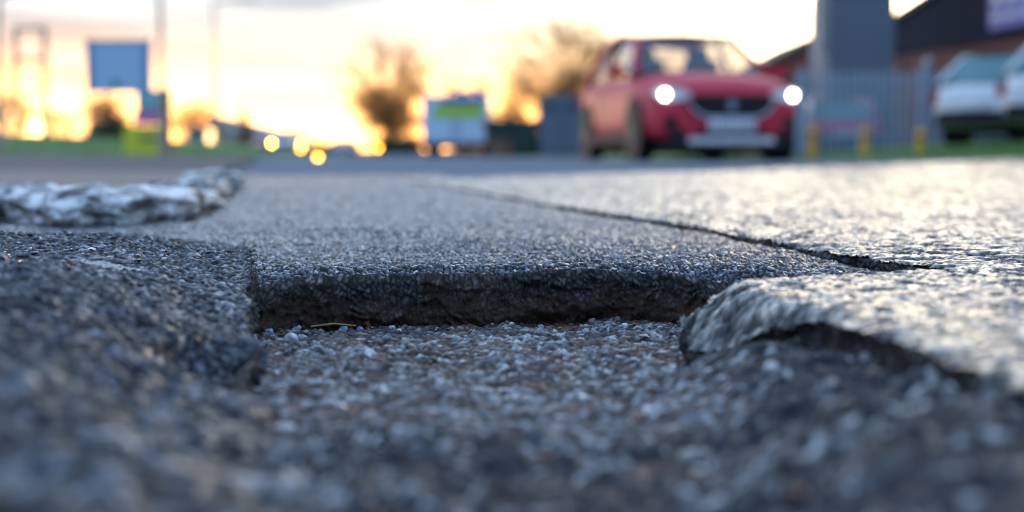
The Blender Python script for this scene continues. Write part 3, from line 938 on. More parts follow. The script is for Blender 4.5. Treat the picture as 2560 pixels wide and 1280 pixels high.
# ================================================================== fence and bollards
FY = 27.0
fx0, fx1 = W(1985, 300, FY).x, W(2570, 300, FY).x
root = empty('palisade_fence', (fx0, FY, 0.0), 0, 'blue-grey steel palisade fence with pointed pales in front of the tower', 'fence')
def pale(cx):
    w2, zt = 0.036, 1.62
    return [(cx - w2, 0.06), (cx + w2, 0.06), (cx + w2, zt - 0.07), (cx + 0.012, zt), (cx - 0.012, zt), (cx - w2, zt - 0.07)]
pm = MB(); pm.prism(pale(0), -0.012, 0.012, 'y')
first = None
npale = int((fx1 - fx0) / 0.142)
for k in range(npale):
    if first is None:
        first = pm.build('pale', M['fence'], root); o = first
    else:
        o = first.copy(); col.objects.link(o); o.parent = root
    o.location = (0.07 + k * 0.142, 0, 0.02 * math.sin(k * 1.7))
    o.rotation_euler = (0, rk.uniform(-0.01, 0.01), 0)
for z in (0.38, 1.36):
    m = MB(); m.box(((fx1 - fx0) / 2, 0.035, z), (fx1 - fx0, 0.04, 0.05)); m.build('rail', M['fence'], root)
for px in (2008, 2316, 2600):
    x = W(px, 300, FY).x - fx0
    m = MB(); m.box((x, 0.09, 0.82), (0.13 if px == 2316 else 0.1, 0.07, 1.68 if px != 2316 else 1.72), 0); m.build('post', M['fence'], root)

M['yellow'] = simple('yellow_bollard_paint', (0.80, 0.46, 0.03), 0.5, noise=0.25, scale=14)
M['red_band'] = simple('reflective_band', (0.45, 0.06, 0.03), 0.4)
bp_ = [(2030, 316, 19.6, 'yellow bollard nearest the red car on the grass verge'), (2162, 318, 20.0, 'middle one of the three yellow bollards on the grass verge'),
       (2302, 322, 20.3, 'yellow bollard nearest the silver cars, in front of the thick fence post')]
for px, py, d, lab in bp_:
    t = W(px, py, d); z0 = float(bank_right(np.array(t.x), np.array(d))) - 0.03
    root = empty('bollard', (t.x, d, z0), 0, lab, 'bollard', 'yellow bollards along the verge')
    h = t.z - z0
    m = MB(); m.lathe([(0.062, 0), (0.062, h - 0.05), (0.05, h - 0.015), (0.02, h)], (0, 0, 0), 'z', 16); m.build('post', M['yellow'], root, smooth=False)
    m = MB(); m.lathe([(0.0645, h - 0.16), (0.0645, h - 0.10)], (0, 0, 0), 'z', 16); m.build('band', M['red_band'], root)

# thin steel post in front of the fence
t = W(2057, 0, 26.0)
root = empty('steel_pole', (t.x, 26.0, 0), 0, 'thin tall grey steel pole rising in front of the tower', 'pole')
m = MB(); m.tube([(0, 0, -0.05), (0, 0, 4.4)], 0.035, 10); m.build('shaft', M['steel'], root)
m = MB(); m.box((0, 0, 0.03), (0.16, 0.16, 0.03)); m.build('base_plate', M['steel'], root)

# ================================================================== vehicles
M['tyre'] = simple('tyre_rubber', (0.018, 0.018, 0.019), 0.95, spec=0.1)
M['rim'] = simple('alloy_rim', (0.10, 0.10, 0.11), 0.6, 0.3)
M['black_trim'] = simple('black_plastic', (0.022, 0.022, 0.024), 0.7, spec=0.2)
M['chrome'] = simple('chrome_trim', (0.55, 0.57, 0.62), 0.22, 0.9)
M['plate'] = simple('number_plate', (0.74, 0.76, 0.80), 0.35)
M['plate_text'] = simple('plate_characters', (0.16, 0.17, 0.20), 0.5)
M['lens'] = simple('lamp_lens', (0.65, 0.66, 0.70), 0.12, 0.2)
M['headlight'] = emit('lit_headlamp', (1.0, 0.97, 0.92), 14.0)
M['amber'] = emit('amber_glint', (1.0, 0.46, 0.015), 18.0)
M['warm_lamp'] = emit('glint_headlamp', (1.0, 0.52, 0.04), 120.0)
M['tail'] = simple('red_tail_lens', (0.42, 0.03, 0.03), 0.2)
M['seat'] = simple('dark_seat', (0.03, 0.03, 0.034), 0.8)
M['cglass'] = glass('windscreen_glass', (0.02, 0.035, 0.06), 0.55)
M['tglass'] = glass('tinted_glass', (0.05, 0.20, 0.22), 0.85)


def paint(name, c, metal=0.35, rough=0.32):
    m = simple(name, c, rough, metal, noise=0.05, scale=3, coat=1.0)
    m.node_tree.nodes['Principled BSDF'].inputs['Coat Roughness'].default_value = 0.06
    return m


M['red_paint'] = paint('red_car_paint', (0.60, 0.016, 0.045), 0.0, 0.55)
M['red_paint'].node_tree.nodes['Principled BSDF'].inputs['Coat Weight'].default_value = 0.0
M['silver_paint'] = paint('silver_car_paint', (0.60, 0.61, 0.63), 0.4)
M['blue_paint'] = paint('blue_car_paint', (0.12, 0.24, 0.42))
M['maroon_paint'] = paint('maroon_car_paint', (0.58, 0.04, 0.12))


def make_car(name, loc, rz, label, mat, glassm, zs=1.0, front='suv', lit=None, group=None):
    """local frame: x across, y from nose (0) to tail (4.3), z up; nose looks along -y"""
    root = empty(name, loc, rz, label, 'car', group)
    st = [(0.00, .58, .30, .58, .66), (0.05, .76, .25, .70, .82), (0.22, .86, .22, .84, .93), (0.6, .895, .22, .92, 1.0), (1.2, .905, .22, .96, 1.04),
          (2.2, .905, .22, .985, 1.045), (3.4, .90, .22, 1.0, 1.05), (3.95, .87, .24, 1.0, 1.05), (4.22, .80, .30, .96, 1.02), (4.30, .70, .42, .82, .92)]
    vs, fs = [], []
    for t, hw, zb, zsu, zt in st:
        half = [(0, zb), (hw * .90, zb), (hw * .985, zb + .10), (hw, .5 * (zb + zsu) - .02), (hw * .985, zsu - .10), (hw * .93, zsu), (hw * .60, zt), (0, zt + .012)]
        ring = half + [(-a, b) for a, b in half[-2:0:-1]]
        vs += [(a, t, b * zs) for a, b in ring]
    k = 14
    for i in range(len(st) - 1):
        for j in range(k):
            fs.append((i * k + j, i * k + (j + 1) % k, (i + 1) * k + (j + 1) % k, (i + 1) * k + j))
    fs += [tuple(range(k)), tuple((len(st) - 1) * k + j for j in range(k))]
    m = MB(); m.add(vs, fs)
    body = m.build('body', mat, root, smooth=True, subsurf=1)
    # cabin
    FLx, fy, fz = .80, 1.12, 1.03
    pts = {'F': (.80, 1.12, 1.035), 'f': (.60, 1.92, 1.50), 'm': (.625, 2.65, 1.565), 'r': (.585, 3.70, 1.49), 'R': (.73, 4.14, 1.04), 'M': (.83, 2.55, 1.03)}
    P = {q: Vector((a, b, c * zs)) for q, (a, b, c) in pts.items()}
    def mir(v, sgn): return Vector((v.x * sgn, v.y, v.z))
    m = MB()   # roof panel, arched
    rows = []
    for q, dz in (('f', .0), ('m', .0), ('r', .0)):
        rows.append([Vector((P[q].x * u, P[q].y - 0.10 * (1 - u * u) * (q == 'f'), P[q].z + .05 * (1 - u * u))) for u in (-1, -.6, 0, .6, 1)])
    vv = [p for r_ in rows for p in r_]
    top = [(i * 5 + j, i * 5 + j + 1, (i + 1) * 5 + j + 1, (i + 1) * 5 + j) for i in range(2) for j in range(4)]
    m.add(vv + [p - Vector((0, 0, .035)) for p in vv], top + [tuple(x + 15 for x in f[::-1]) for f in top])
    m.build('roof', mat, root, smooth=True)
    for sgn in (-1, 1):
        m = MB(); m.tube([mir(P['F'], sgn), mir(P['f'], sgn), mir(P['m'], sgn), mir(P['r'], sgn), mir(P['R'], sgn)], [.045, .042, .042, .05, .07], 6); m.build('pillar', mat, root, smooth=True)
        m = MB(); m.tube([mir(P['M'], sgn), mir(P['m'], sgn)], .04, 6); m.build('pillar', M['black_trim'], root)
        c_ = Vector((-0.012 * sgn, 0, 0))
        m = MB(); m.add([mir(P['F'], sgn) + c_, mir(P['M'], sgn) + c_, mir(P['m'], sgn) + c_, mir(P['f'], sgn) + c_], [(0, 1, 2, 3)]); m.build('side_window', glassm, root)
        m = MB(); m.add([mir(P['M'], sgn) + c_, mir(P['R'], sgn) + c_, mir(P['r'], sgn) + c_, mir(P['m'], sgn) + c_], [(0, 1, 2, 3)]); m.build('side_window', glassm, root)
        # mirror
        m = MB(); m.box((sgn * 1.0, 1.32, 1.06 * zs), (.20, .12, .14)); m.box((sgn * .88, 1.34, 1.03 * zs), (.12, .05, .05)); m.build('wing_mirror', mat, root, bevel=.02)
        # door seam and handle
        m = MB(); m.box((sgn * .908, 2.55, .72 * zs), (.006, .012, .55)); m.build('door_seam', M['black_trim'], root)
        for hy in (2.35, 3.3):
            m = MB(); m.box((sgn * .912, hy, .90 * zs), (.03, .16, .03)); m.build('door_handle', mat, root)
        m = MB(); m.box((sgn * .895, 2.15, .26 * zs), (.04, 1.9, .12)); m.build('sill_trim', M['black_trim'], root)
        for ty in (.85, 3.43):
            m = MB(); m.lathe([(.375, 0), (.415, .01), (.415, .035), (.375, .04)], (sgn * .895 - .02, ty, .34), 'x', 28); m.build('wheel_arch', M['black_trim'], root)
            x0_ = sgn * .80
            m = MB(); m.lathe([(.22, -.105), (.315, -.105), (.335, -.07), (.338, 0), (.335, .07), (.315, .105), (.22, .105)], (x0_, ty, .336), 'x', 28)
            wh = m.build('wheel', M['tyre'], root, smooth=False)
            m = MB(); m.lathe([(.205, -.04), (.225, .0), (.22, .02), (.215, .0), (.06, .01)] if sgn > 0 else [(.205, .04), (.225, .0), (.22, -.02), (.215, .0), (.06, -.01)], (x0_ + sgn * .085, ty, .336), 'x', 20)
            for q in range(5):
                a_ = q * 2 * math.pi / 5
                m.box((x0_ + sgn * .118, ty + .11 * math.cos(a_), .336 + .11 * math.sin(a_)), (.02, .20, .045), 0, a_)
            m.build('rim', M['rim'], wh)
    def arc(a, b, t0, bow):
        return [a.lerp(b, t) + Vector((0, bow * (1 - (2 * t - 1) ** 2), 0)) for t in t0]
    tt = [0, .2, .4, .6, .8, 1]
    for nm, q0, q1, bow in (('windscreen', 'F', 'f', -.10), ('rear_window', 'R', 'r', .06)):
        lo = arc(mir(P[q0], -1), P[q0], tt, bow); hi = arc(mir(P[q1], -1), P[q1], tt, bow)
        m = MB(); m.add(lo + hi, [(i, i + 1, i + 7, i + 6) for i in range(5)]); m.build(nm, glassm, root, smooth=True)
    for sx in (-.36, .36):
        m = MB(); m.box((sx, 2.35, 1.0 * zs), (.46, .14, .55), 0, -.2); m.box((sx, 2.43, 1.33 * zs), (.24, .09, .17)); m.build('seat', M['seat'], root, bevel=.03)
    m = MB(); m.box((0, 1.45, 1.02 * zs), (1.3, .3, .10)); m.build('dashboard', M['seat'], root)
    # ---- nose
    hx = .735
    for sgn in (-1, 1):
        o_ = [(sgn * .44, .735), (sgn * .56, .80), (sgn * .80, .815), (sgn * .845, .76), (sgn * .74, .665), (sgn * .56, .675)]
        m = MB()
        n_ = len(o_)
        dep = lambda x: 0.02 + .30 * max(0, abs(x) - .5) ** 1.2 * 1.6
        m.add([(x, dep(x) - .035, z * zs) for x, z in o_] + [(x, dep(x) + .10, z * zs) for x, z in o_],
              [tuple(range(n_)), tuple(range(2 * n_ - 1, n_ - 1, -1))] + [(i, (i + 1) % n_, (i + 1) % n_ + n_, i + n_) for i in range(n_)])
        hl = m.build('headlight', M['lens'], root)
        m = MB(); m.lathe([(.038, 0), (.042, -.012), (.028, -.025)], (sgn * .735, dep(.735) - .03, .738 * zs), 'y', 20)
        m.build('bulb', lit if lit else M['lens'], hl)
        m = MB(); m.lathe([(.085, 0), (.095, -.02), (.075, -.022)], (sgn * .66, .045, .42 * zs), 'y', 20); fg = m.build('fog_lamp', M['black_trim'], root)
        m = MB(); m.box((sgn * .52, .0, .36 * zs), (.26, .05, .075), 0, 0, sgn * -.75); m.build('bumper_blade', mat, root, bevel=.015)
        m = MB(); m.box((sgn * .76, 4.22, .80 * zs), (.20, .10, .22), sgn * .3); m.build('tail_light', M['tail'], root, bevel=.02)
    g_ = [(-.49, .665), (-.43, .735), (.43, .735), (.49, .665), (.39, .535), (.27, .485), (-.27, .485), (-.39, .535)]
    m = MB(); m.prism([(a, b * zs) for a, b in g_], -.035, .08, 'y'); gr = m.build('grille', M['black_trim'], root)
    m = MB(); m.tube([(a * 1.03, -.035, (b * 1.02 - .012) * zs) for a, b in (g_[3], g_[4], g_[5], g_[6], g_[7], g_[0])], .016, 6); m.build('grille_surround', M['chrome'], gr)
    m = MB(); m.lathe([(.060, 0), (.064, -.01), (.05, -.018)], (0, -.04, .62 * zs), 'y', 8); m.build('badge', M['steel'], gr)
    m = MB()
    for q in range(4): m.box((0, -.038, (.54 + .05 * q) * zs), (.62 + .05 * q, .008, .010))
    m.build('grille_bars', M['black_trim'], gr)
    m = MB(); m.box((0, -.055, .40 * zs), (.53, .012, .12)); pl = m.build('number_plate', M['plate'], root)
    m = MB()
    for q in range(7): m.box((-.21 + .068 * q + (.022 if q > 3 else 0), -.0625, .40 * zs), (.036, .004, .07))
    tag(m.build('plate_characters', M['plate_text'], pl), kind='stuff')
    m = MB(); m.box((0, .07, .25 * zs), (1.30, .16, .24)); m.build('lower_grille', M['black_trim'], root, bevel=.03)
    m = MB(); m.box((0, -.02, .235 * zs), (1.0, .06, .07)); m.build('skid_plate', M['chrome'], root, bevel=.015)
    m = MB(); m.box((0, 2.1, .22 * zs), (1.35, 3.6, .10)); m.build('underbody', M['black_trim'], root)
    m = MB(); m.box((0, .14, .165 * zs), (1.45, .26, .08)); m.build('chin_spoiler', M['black_trim'], root, bevel=.02)
    m = MB(); m.box((0, 4.27, .45 * zs), (1.35, .12, .22)); m.build('rear_bumper', M['black_trim'], root, bevel=.03)
    m = MB(); m.box((0, 4.335, .66 * zs), (.52, .012, .11)); m.build('number_plate', M['plate'], root)
    return root


c0 = W(1826, 390, 15.8)
make_car('oncoming_car', (c0.x, 15.8, -0.004), R(9), 'red crossover car with lit headlights coming along the road', M['red_paint'], M['cglass'], 1.0, lit=M['headlight'])
# parked silver cars on the bank, tails towards the road
def park(name, px, d, rz, lab, mat, gm, zs, tail=True, dz=0.0, group=None, lit=None):
    p = W(px, 300, d)
    ly = 4.3 if tail else 0.0
    ox, oy = -math.sin(rz) * ly, math.cos(rz) * ly
    z0 = float(bank_right(np.array(p.x), np.array(d))) if d < 27 and p.x > 1 else 0
    return make_car(name, (p.x - ox, d - oy, z0 + dz), rz, lab, mat, gm, zs, group=group, lit=lit)


park('parked_car', 2428, 23.6, R(128), 'silver hatchback parked on the grass bank in front of the fence', M['silver_paint'], M['tglass'], 0.98)
park('parked_car', 2618, 21.2, R(132), 'silver car parked beside the silver hatchback, farther from the bollards', M['silver_paint'], M['tglass'], 1.0)
park('parked_car', 2120, 29.6, R(183), 'maroon car parked tail-on behind the palisade fence', M['maroon_paint'], M['tglass'], 0.84, dz=-0.1)
park('distant_car', 856, 92, R(4), 'small blue car far down the road beside the tree', M['blue_paint'], M['cglass'], 0.62, tail=False, dz=-0.16)
park('distant_car', 655, 84, R(-12), 'dark red car parked far off by the warehouse', M['maroon_paint'], M['cglass'], 0.8, tail=False, dz=-0.16)
park('distant_car', 715, 70, R(2), 'silver car far down the road with headlights lit for a yellow glint', M['silver_paint'], M['cglass'], 0.8, tail=False, dz=-0.14, lit=M['warm_lamp'])  # lit headlamps added in place of a yellow sun glint

# box van with lime panel
M['van_white'] = paint('van_white_paint', (0.52, 0.68, 0.84), 0.0, 0.4)
M['lime'] = simple('lime_panel', (0.38, 0.68, 0.04), 0.5)
M['navy'] = simple('navy_blue', (0.03, 0.05, 0.26), 0.5)
VD = 48.0
a = W(1056, 395, VD); b2 = W(1224, 240, VD)
vw_, vh = b2.x - a.x, b2.z - a.z
root = empty('box_van', ((a.x + b2.x) / 2, VD, -0.11), R(-2), 'pale box van seen from behind with a lime green band on its doors', 'van')
m = MB(); m.box((0, 2.1, 0.42 + (vh - .42) / 2), (vw_, 4.2, vh - .42)); m.build('box_body', M['van_white'], root, bevel=.05)
for sgn in (-1, 1):
    m = MB(); m.box((sgn * vw_ * .235, -.015, .46 + (vh - .9) * .5), (vw_ * .44, .04, vh - 1.0)); dr = m.build('rear_door', M['van_white'], root, bevel=.015)
    m = MB(); m.box((sgn * .10, -.05, .95), (.035, .03, .5)); m.build('handle', M['steel'], dr)
    m = MB(); m.box((sgn * (vw_ / 2 - .09), -.03, .52), (.13, .06, .24)); m.build('tail_light', M['tail'], root)
    for ty in (.9, 3.9):
        m = MB(); m.lathe([(.2, -.12), (.30, -.12), (.33, -.08), (.33, .08), (.30, .12), (.2, .12)], (sgn * (vw_ / 2 - .2), ty, .33), 'x', 24); wh = m.build('wheel', M['tyre'], root)
        m = MB(); m.lathe([(.19, -.01), (.19, .03)], (sgn * (vw_ / 2 - .09), ty, .33), 'x', 20); m.build('rim', M['rim'], wh)
m = MB(); m.box((.08, -.045, vh - .56), (vw_ * .72, .03, .42)); lp = m.build('lime_panel', M['lime'], root)
m = MB()
for q in range(9): m.box((-.58 + .155 * q, -.064, vh - .54 - .02 * (q % 2)), (.075, .006, .16 + .05 * (q % 3 == 0)))
m.build('panel_lettering', simple('panel_yellow', (0.62, 0.62, 0.05), 0.5), lp)
m = MB(); m.box((.2, -.035, vh - .20), (vw_ * .62, .03, .16)); m.build('top_strip', M['navy'], root)
m = MB(); m.box((.18, .8, vh + .07), (.5, 1.0, .16)); m.box((.72, .8, vh + .10), (.34, 1.0, .22)); m.build('roof_pods', M['navy'], root, bevel=.03)
m = MB(); m.box((0, -.08, .40), (vw_ * .98, .14, .13)); m.build('rear_bumper', M['black_trim'], root)
m = MB(); m.box((0, 5.0, .95), (vw_ * .9, 1.7, 1.3)); m.build('cab', M['van_white'], root, bevel=.1)
m = MB(); m.box((0, 2.4, .38), (vw_ * .5, 5.4, .12)); m.build('chassis', M['black_trim'], root)

# blue-grey delivery van far left
VD2 = 88.0
a = W(468, 382, VD2); b2 = W(516, 322, VD2)
root = empty('delivery_van', ((a.x + b2.x) / 2, VD2, -0.18), R(3), 'small blue-grey delivery van far beyond the totem sign', 'van')
w2 = b2.x - a.x
m = MB(); m.box((0, 1.8, .95), (w2, 3.6, 1.3)); m.build('body', M['blue_paint'], root, bevel=.08)
m = MB(); m.box((0, -.01, 1.2), (w2 * .8, .03, .45)); m.build('windscreen', M['tglass'], root)
for sgn in (-1, 1):
    for ty in (.6, 2.9):
        m = MB(); m.lathe([(.2, -.1), (.3, -.08), (.3, .08), (.2, .1)], (sgn * (w2 / 2 - .1), ty, .3), 'x', 20); m.build('wheel', M['tyre'], root)
    m = MB(); m.box((sgn * w2 * .36, -.02, .62), (.16, .04, .12)); m.build('headlight', M['lens'], root)

# ================================================================== kerbside boxes
root_p = W(1403, 392, 36)
M['kiosk'] = simple('grey_kiosk_paint', (0.115, 0.155, 0.205), 0.55, noise=0.15)
root = empty('utility_kiosk', (root_p.x, 36, -0.09), R(-4), 'grey-blue steel utility kiosk standing on grass left of the red car', 'kiosk')
kw, kh = 1.10, 1.60
m = MB(); m.prism([(-kw / 2, .08), (kw / 2, .08), (kw / 2, kh), (-kw / 2 + .22, kh), (-kw / 2, kh - .16)], 0, .9, 'y'); m.build('cabinet', M['kiosk'], root, bevel=.015)
for sgn in (-1, 1):
    m = MB(); m.box((sgn * .255, -.012, .80), (.48, .03, 1.25)); dr = m.build('door', M['kiosk'], root, bevel=.006)
    m = MB(); m.box((sgn * .07, -.04, .85), (.03, .04, .16)); m.build('handle', M['steel'], dr)
    m = MB()
    for q in range(5): m.box((sgn * .26, -.033, 1.18 + .045 * q), (.28, .012, .016))
    m.build('louvre', M['dark_metal'], dr)
m = MB(); m.box((0, .45, .04), (kw + .12, 1.0, .10)); m.build('plinth', M['trim'], root)

M['skip'] = simple('dark_green_steel', (0.018, 0.05, 0.045), 0.6, noise=0.25)
sp_ = W(1282, 388, 41)
root = empty('waste_skip', (sp_.x, 41, -0.10), R(3), 'dark green steel skip behind the box van', 'skip')
m = MB(); m.prism([(-.62, .05), (.62, .05), (.82, 1.0), (-.82, 1.0)], 0, 1.6, 'y'); m.build('body', M['skip'], root)
m = MB(); m.box((0, .8, 1.03), (1.72, 1.72, .08)); m.build('rim', M['skip'], root)
for sgn in (-1, 0, 1):
    m = MB(); m.box((sgn * .55, -.03, .52), (.07, .07, .92), 0, 0, sgn * .2); m.build('rib', M['skip'], root)
M['timber'] = simple('brown_timber', (0.22, 0.115, 0.055), 0.8, noise=0.3, scale=12)
cp = W(1258, 390, 39)
root = empty('timber_crate', (cp.x, 39, -0.10), R(8), 'small brown timber crate standing in front of the dark green skip', 'crate')
for q in range(4):
    m = MB(); m.box((0, 0, .07 + .115 * q), (.44, .02, .10)); m.build('slat', M['timber'], root)
    m = MB(); m.box((-.23, .2, .07 + .115 * q), (.02, .42, .10)); m.build('slat', M['timber'], root)
    m = MB(); m.box((.23, .2, .07 + .115 * q), (.02, .42, .10)); m.build('slat', M['timber'], root)
m = MB(); m.box((0, .2, .49), (.50, .46, .02)); m.build('lid', M['timber'], root)

# amber hazard lamps made up to hold spots of yellow glow
def glint(px, py, d, lab, zb):  # lamp and stand are added, only to give a yellow glint a source
    t = W(px, py, d)
    root = empty('glint_lamp', (t.x, d, zb), 0, lab, 'lamp', 'amber hazard lamps added along the road')
    h = t.z - zb
    m = MB(); m.box((0, 0, .02), (.22, .22, .05)); m.build('base', M['black_trim'], root)
    if h > 0.2:
        m = MB(); m.tube([(0, 0, .04), (0, 0, h - .08)], .018, 8); m.build('stem', M['black_trim'], root)
    m = MB(); m.box((0, 0, h - .09), (.11, .07, .06)); m.build('battery_box', M['yellow'], root)
    lr = max(.035, .0011 * d)
    m = MB(); m.lathe([(lr * .6, -lr * .5), (lr, -lr * .35), (lr, lr * .35), (lr * .6, lr * .5)], (0, 0, h), 'y', 20); m.build('lens', M['amber'], root)
glint(945, 370, 60, 'amber hazard lamp added at the foot of the bare tree', -0.15)
glint(795, 393, 26, 'low amber hazard lamp added on the road in front of the distant cars', -0.24)
glint(752, 372, 64, 'amber hazard lamp added beside the car with warm headlights', -0.15)

# ================================================================== signs on the left
M['sign_blue'] = simple('sign_back_blue', (0.40, 0.60, 0.84), 0.5, noise=0.06)
M['sign_bar'] = simple('sign_bar_blue', (0.18, 0.32, 0.50), 0.5)
M['green_dot'] = simple('green_emblem', (0.02, 0.28, 0.20), 0.5)
M['post_grey'] = simple('sign_post_grey', (0.20, 0.19, 0.18), 0.5)
BD = 54.0
a = W(214, 232, BD); b2 = W(380, 104, BD)
sw, sh = b2.x - a.x, b2.z - a.z
root = empty('billboard', ((a.x + b2.x) / 2, BD, 0.0), R(-6), 'blue billboard on grey posts raised above the grass bank', 'billboard')
zc = (a.z + b2.z) / 2
m = MB(); m.box((0, 0, zc), (sw, .10, sh)); pn = m.build('panel', M['sign_blue'], root)
for sgn in (-1, 1):
    m = MB(); m.box((sgn * (sw / 2 - .16), -.055, zc), (.24, .02, sh)); m.build('side_bar', M['sign_bar'], pn)
    m = MB(); m.tube([(sgn * (sw / 2 - .14), .12, 0.3), (sgn * (sw / 2 - .14), .12, zc + sh / 2 + .14)], .05, 8); m.build('post', M['post_grey'], root)
m = MB(); m.box((0, 0, zc + sh / 2 + .03), (sw + .06, .16, .08)); m.build('top_rail', M['post_grey'], root)
m = MB(); m.lathe([(.17, -.065), (.17, -.05)], (-.12, 0, zc - sh / 2 + .32), 'y', 20); m.build('emblem', M['green_dot'], pn)
m = MB()
for q in range(4): m.box((0, -.056, zc + .55 - .28 * q), (sw * (.42 - .05 * (q % 2)), .012, .10))
m.build('lettering', simple('pale_blue_print', (0.50, 0.68, 0.88), 0.5), pn)

TD = 46.0
M['teal'] = simple('teal_panel', (0.26, 0.56, 0.64), 0.5)
M['pink'] = simple('pink_panel', (0.75, 0.22, 0.48), 0.5)
M['sign_yellow'] = simple('yellow_green_panel', (0.76, 0.78, 0.04), 0.5)
M['arrow'] = simple('navy_arrow', (0.015, 0.03, 0.17), 0.5)
def box_px(mb, x0, y0, x1, y1, d, depth, off, o):
    p, q = W(x0, y1, d), W(x1, y0, d)
    return mb.box(((p.x + q.x) / 2 - o.x, off, (p.z + q.z) / 2 - o.z), (q.x - p.x, depth, q.z - p.z))
o_ = Vector((W(385, 395, TD).x, TD, -0.14))
root = empty('totem_sign', o_, 0, 'roadside totem sign with teal, pink and yellow panels on a dark post', 'sign')
for (x0, y0, x1, y1, nm, mt, dy) in ((342, 224, 405, 268, 'teal_panel', 'teal', 0), (342, 268, 405, 280, 'grey_panel', 'trim', .01), (336, 280, 405, 312, 'pink_panel', 'pink', 0), (312, 314, 406, 388, 'yellow_panel', 'sign_yellow', -.02)):
    m = MB(); box_px(m, x0, y0, x1, y1, TD, .16, dy, o_); pn = m.build(nm, M[mt], root)
    if nm == 'yellow_panel':
        A = W(352, 346, TD) - o_
        m = MB(); L_ = .58
        m.prism([(A.x, A.z), (A.x + .16, A.z + .13), (A.x + .16, A.z + .06), (A.x + L_, A.z + .06), (A.x + L_, A.z - .06), (A.x + .16, A.z - .06), (A.x + .16, A.z - .13)], -.125, -.103, 'y'); m.build('arrow', M['arrow'], pn)
    if nm == 'pink_panel':
        A = W(376, 295, TD) - o_
        m = MB()
        for q in range(5): m.box((A.x - .24 + .12 * q, -.085, A.z), (.06, .01, .12))
        m.build('lettering', simple('pale_pink_print', (0.6, 0.35, 0.5), 0.5), pn)
m = MB(); box_px(m, 404, 222, 425, 400, TD, .24, .06, o_); m.build('post', M['dark_metal'], root)

# empty sign frame
FD = 62.0
o_ = Vector((W(75, 330, FD).x, FD, 0.3))
root = empty('sign_frame', o_, 0, 'empty pale metal sign frame with two posts and two cross bars', 'frame')
M['beige'] = simple('pale_galvanised', (0.42, 0.36, 0.26), 0.6)
for px in (38, 112):
    p, q = W(px, 330, FD) - o_, W(px, 66, FD) - o_
    m = MB(); m.tube([(p.x, 0, p.z - .6), (q.x, 0, q.z)], .13, 8); m.build('post', M['beige'], root)
for py in (72, 146):
    p, q = W(38, py, FD) - o_, W(112, py, FD) - o_
    m = MB(); m.tube([(p.x, 0, p.z), (q.x, 0, q.z)], .10, 8); m.build('cross_bar', M['beige'], root)

def street_lamp(px, d, top, arm, lab, zb, rad):
    p = W(px, 375, d)
    root = empty('street_lamp', (p.x, d, zb), 0, lab, 'street lamp', 'street lamps along the road')
    m = MB(); m.tube([(0, 0, 0), (0, 0, 1.2), (0, 0, 1.25), (0, 0, top)], [rad * 1.6, rad * 1.6, rad, rad * .7], 10); m.build('column', M['beige'], root)
    m = MB(); m.tube([(0, 0, top - .05), (arm * .5, 0, top + .12), (arm, 0, top + .15)], rad * .6, 8); m.build('arm', M['post_grey'], root)
    m = MB(); m.box((arm * 1.25, 0, top + .15), (abs(arm) * .7, .22, .12)); m.build('lantern', M['trim'], root, bevel=.03)
t1 = W(0, 6, 46).z
street_lamp(6, 46, t1, 0.7, 'short street lamp with its arm over the empty sign frame', 0.15, 0.10)
street_lamp(407, 44, 8.0, 1.6, 'tall street lamp column rising behind the totem sign', -0.12, 0.085)
street_lamp(540, 85, 9.0, 1.6, 'slim far street lamp beyond the delivery van', -0.17, 0.10)

# ================================================================== trees and bushes
M['bark'] = simple('brown_bark', (0.095, 0.055, 0.032), 0.9, noise=0.3, scale=6)
M['twig'] = simple('glow_tinted_twig', (0.55, 0.25, 0.06), 0.85, noise=0.3, scale=2)  # golden lift puts the low sun's glow into the twig colour
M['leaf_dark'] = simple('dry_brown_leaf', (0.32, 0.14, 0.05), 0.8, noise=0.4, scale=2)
M['leaf_green'] = simple('dark_hedge_leaf', (0.045, 0.07, 0.03), 0.7, noise=0.4, scale=2)


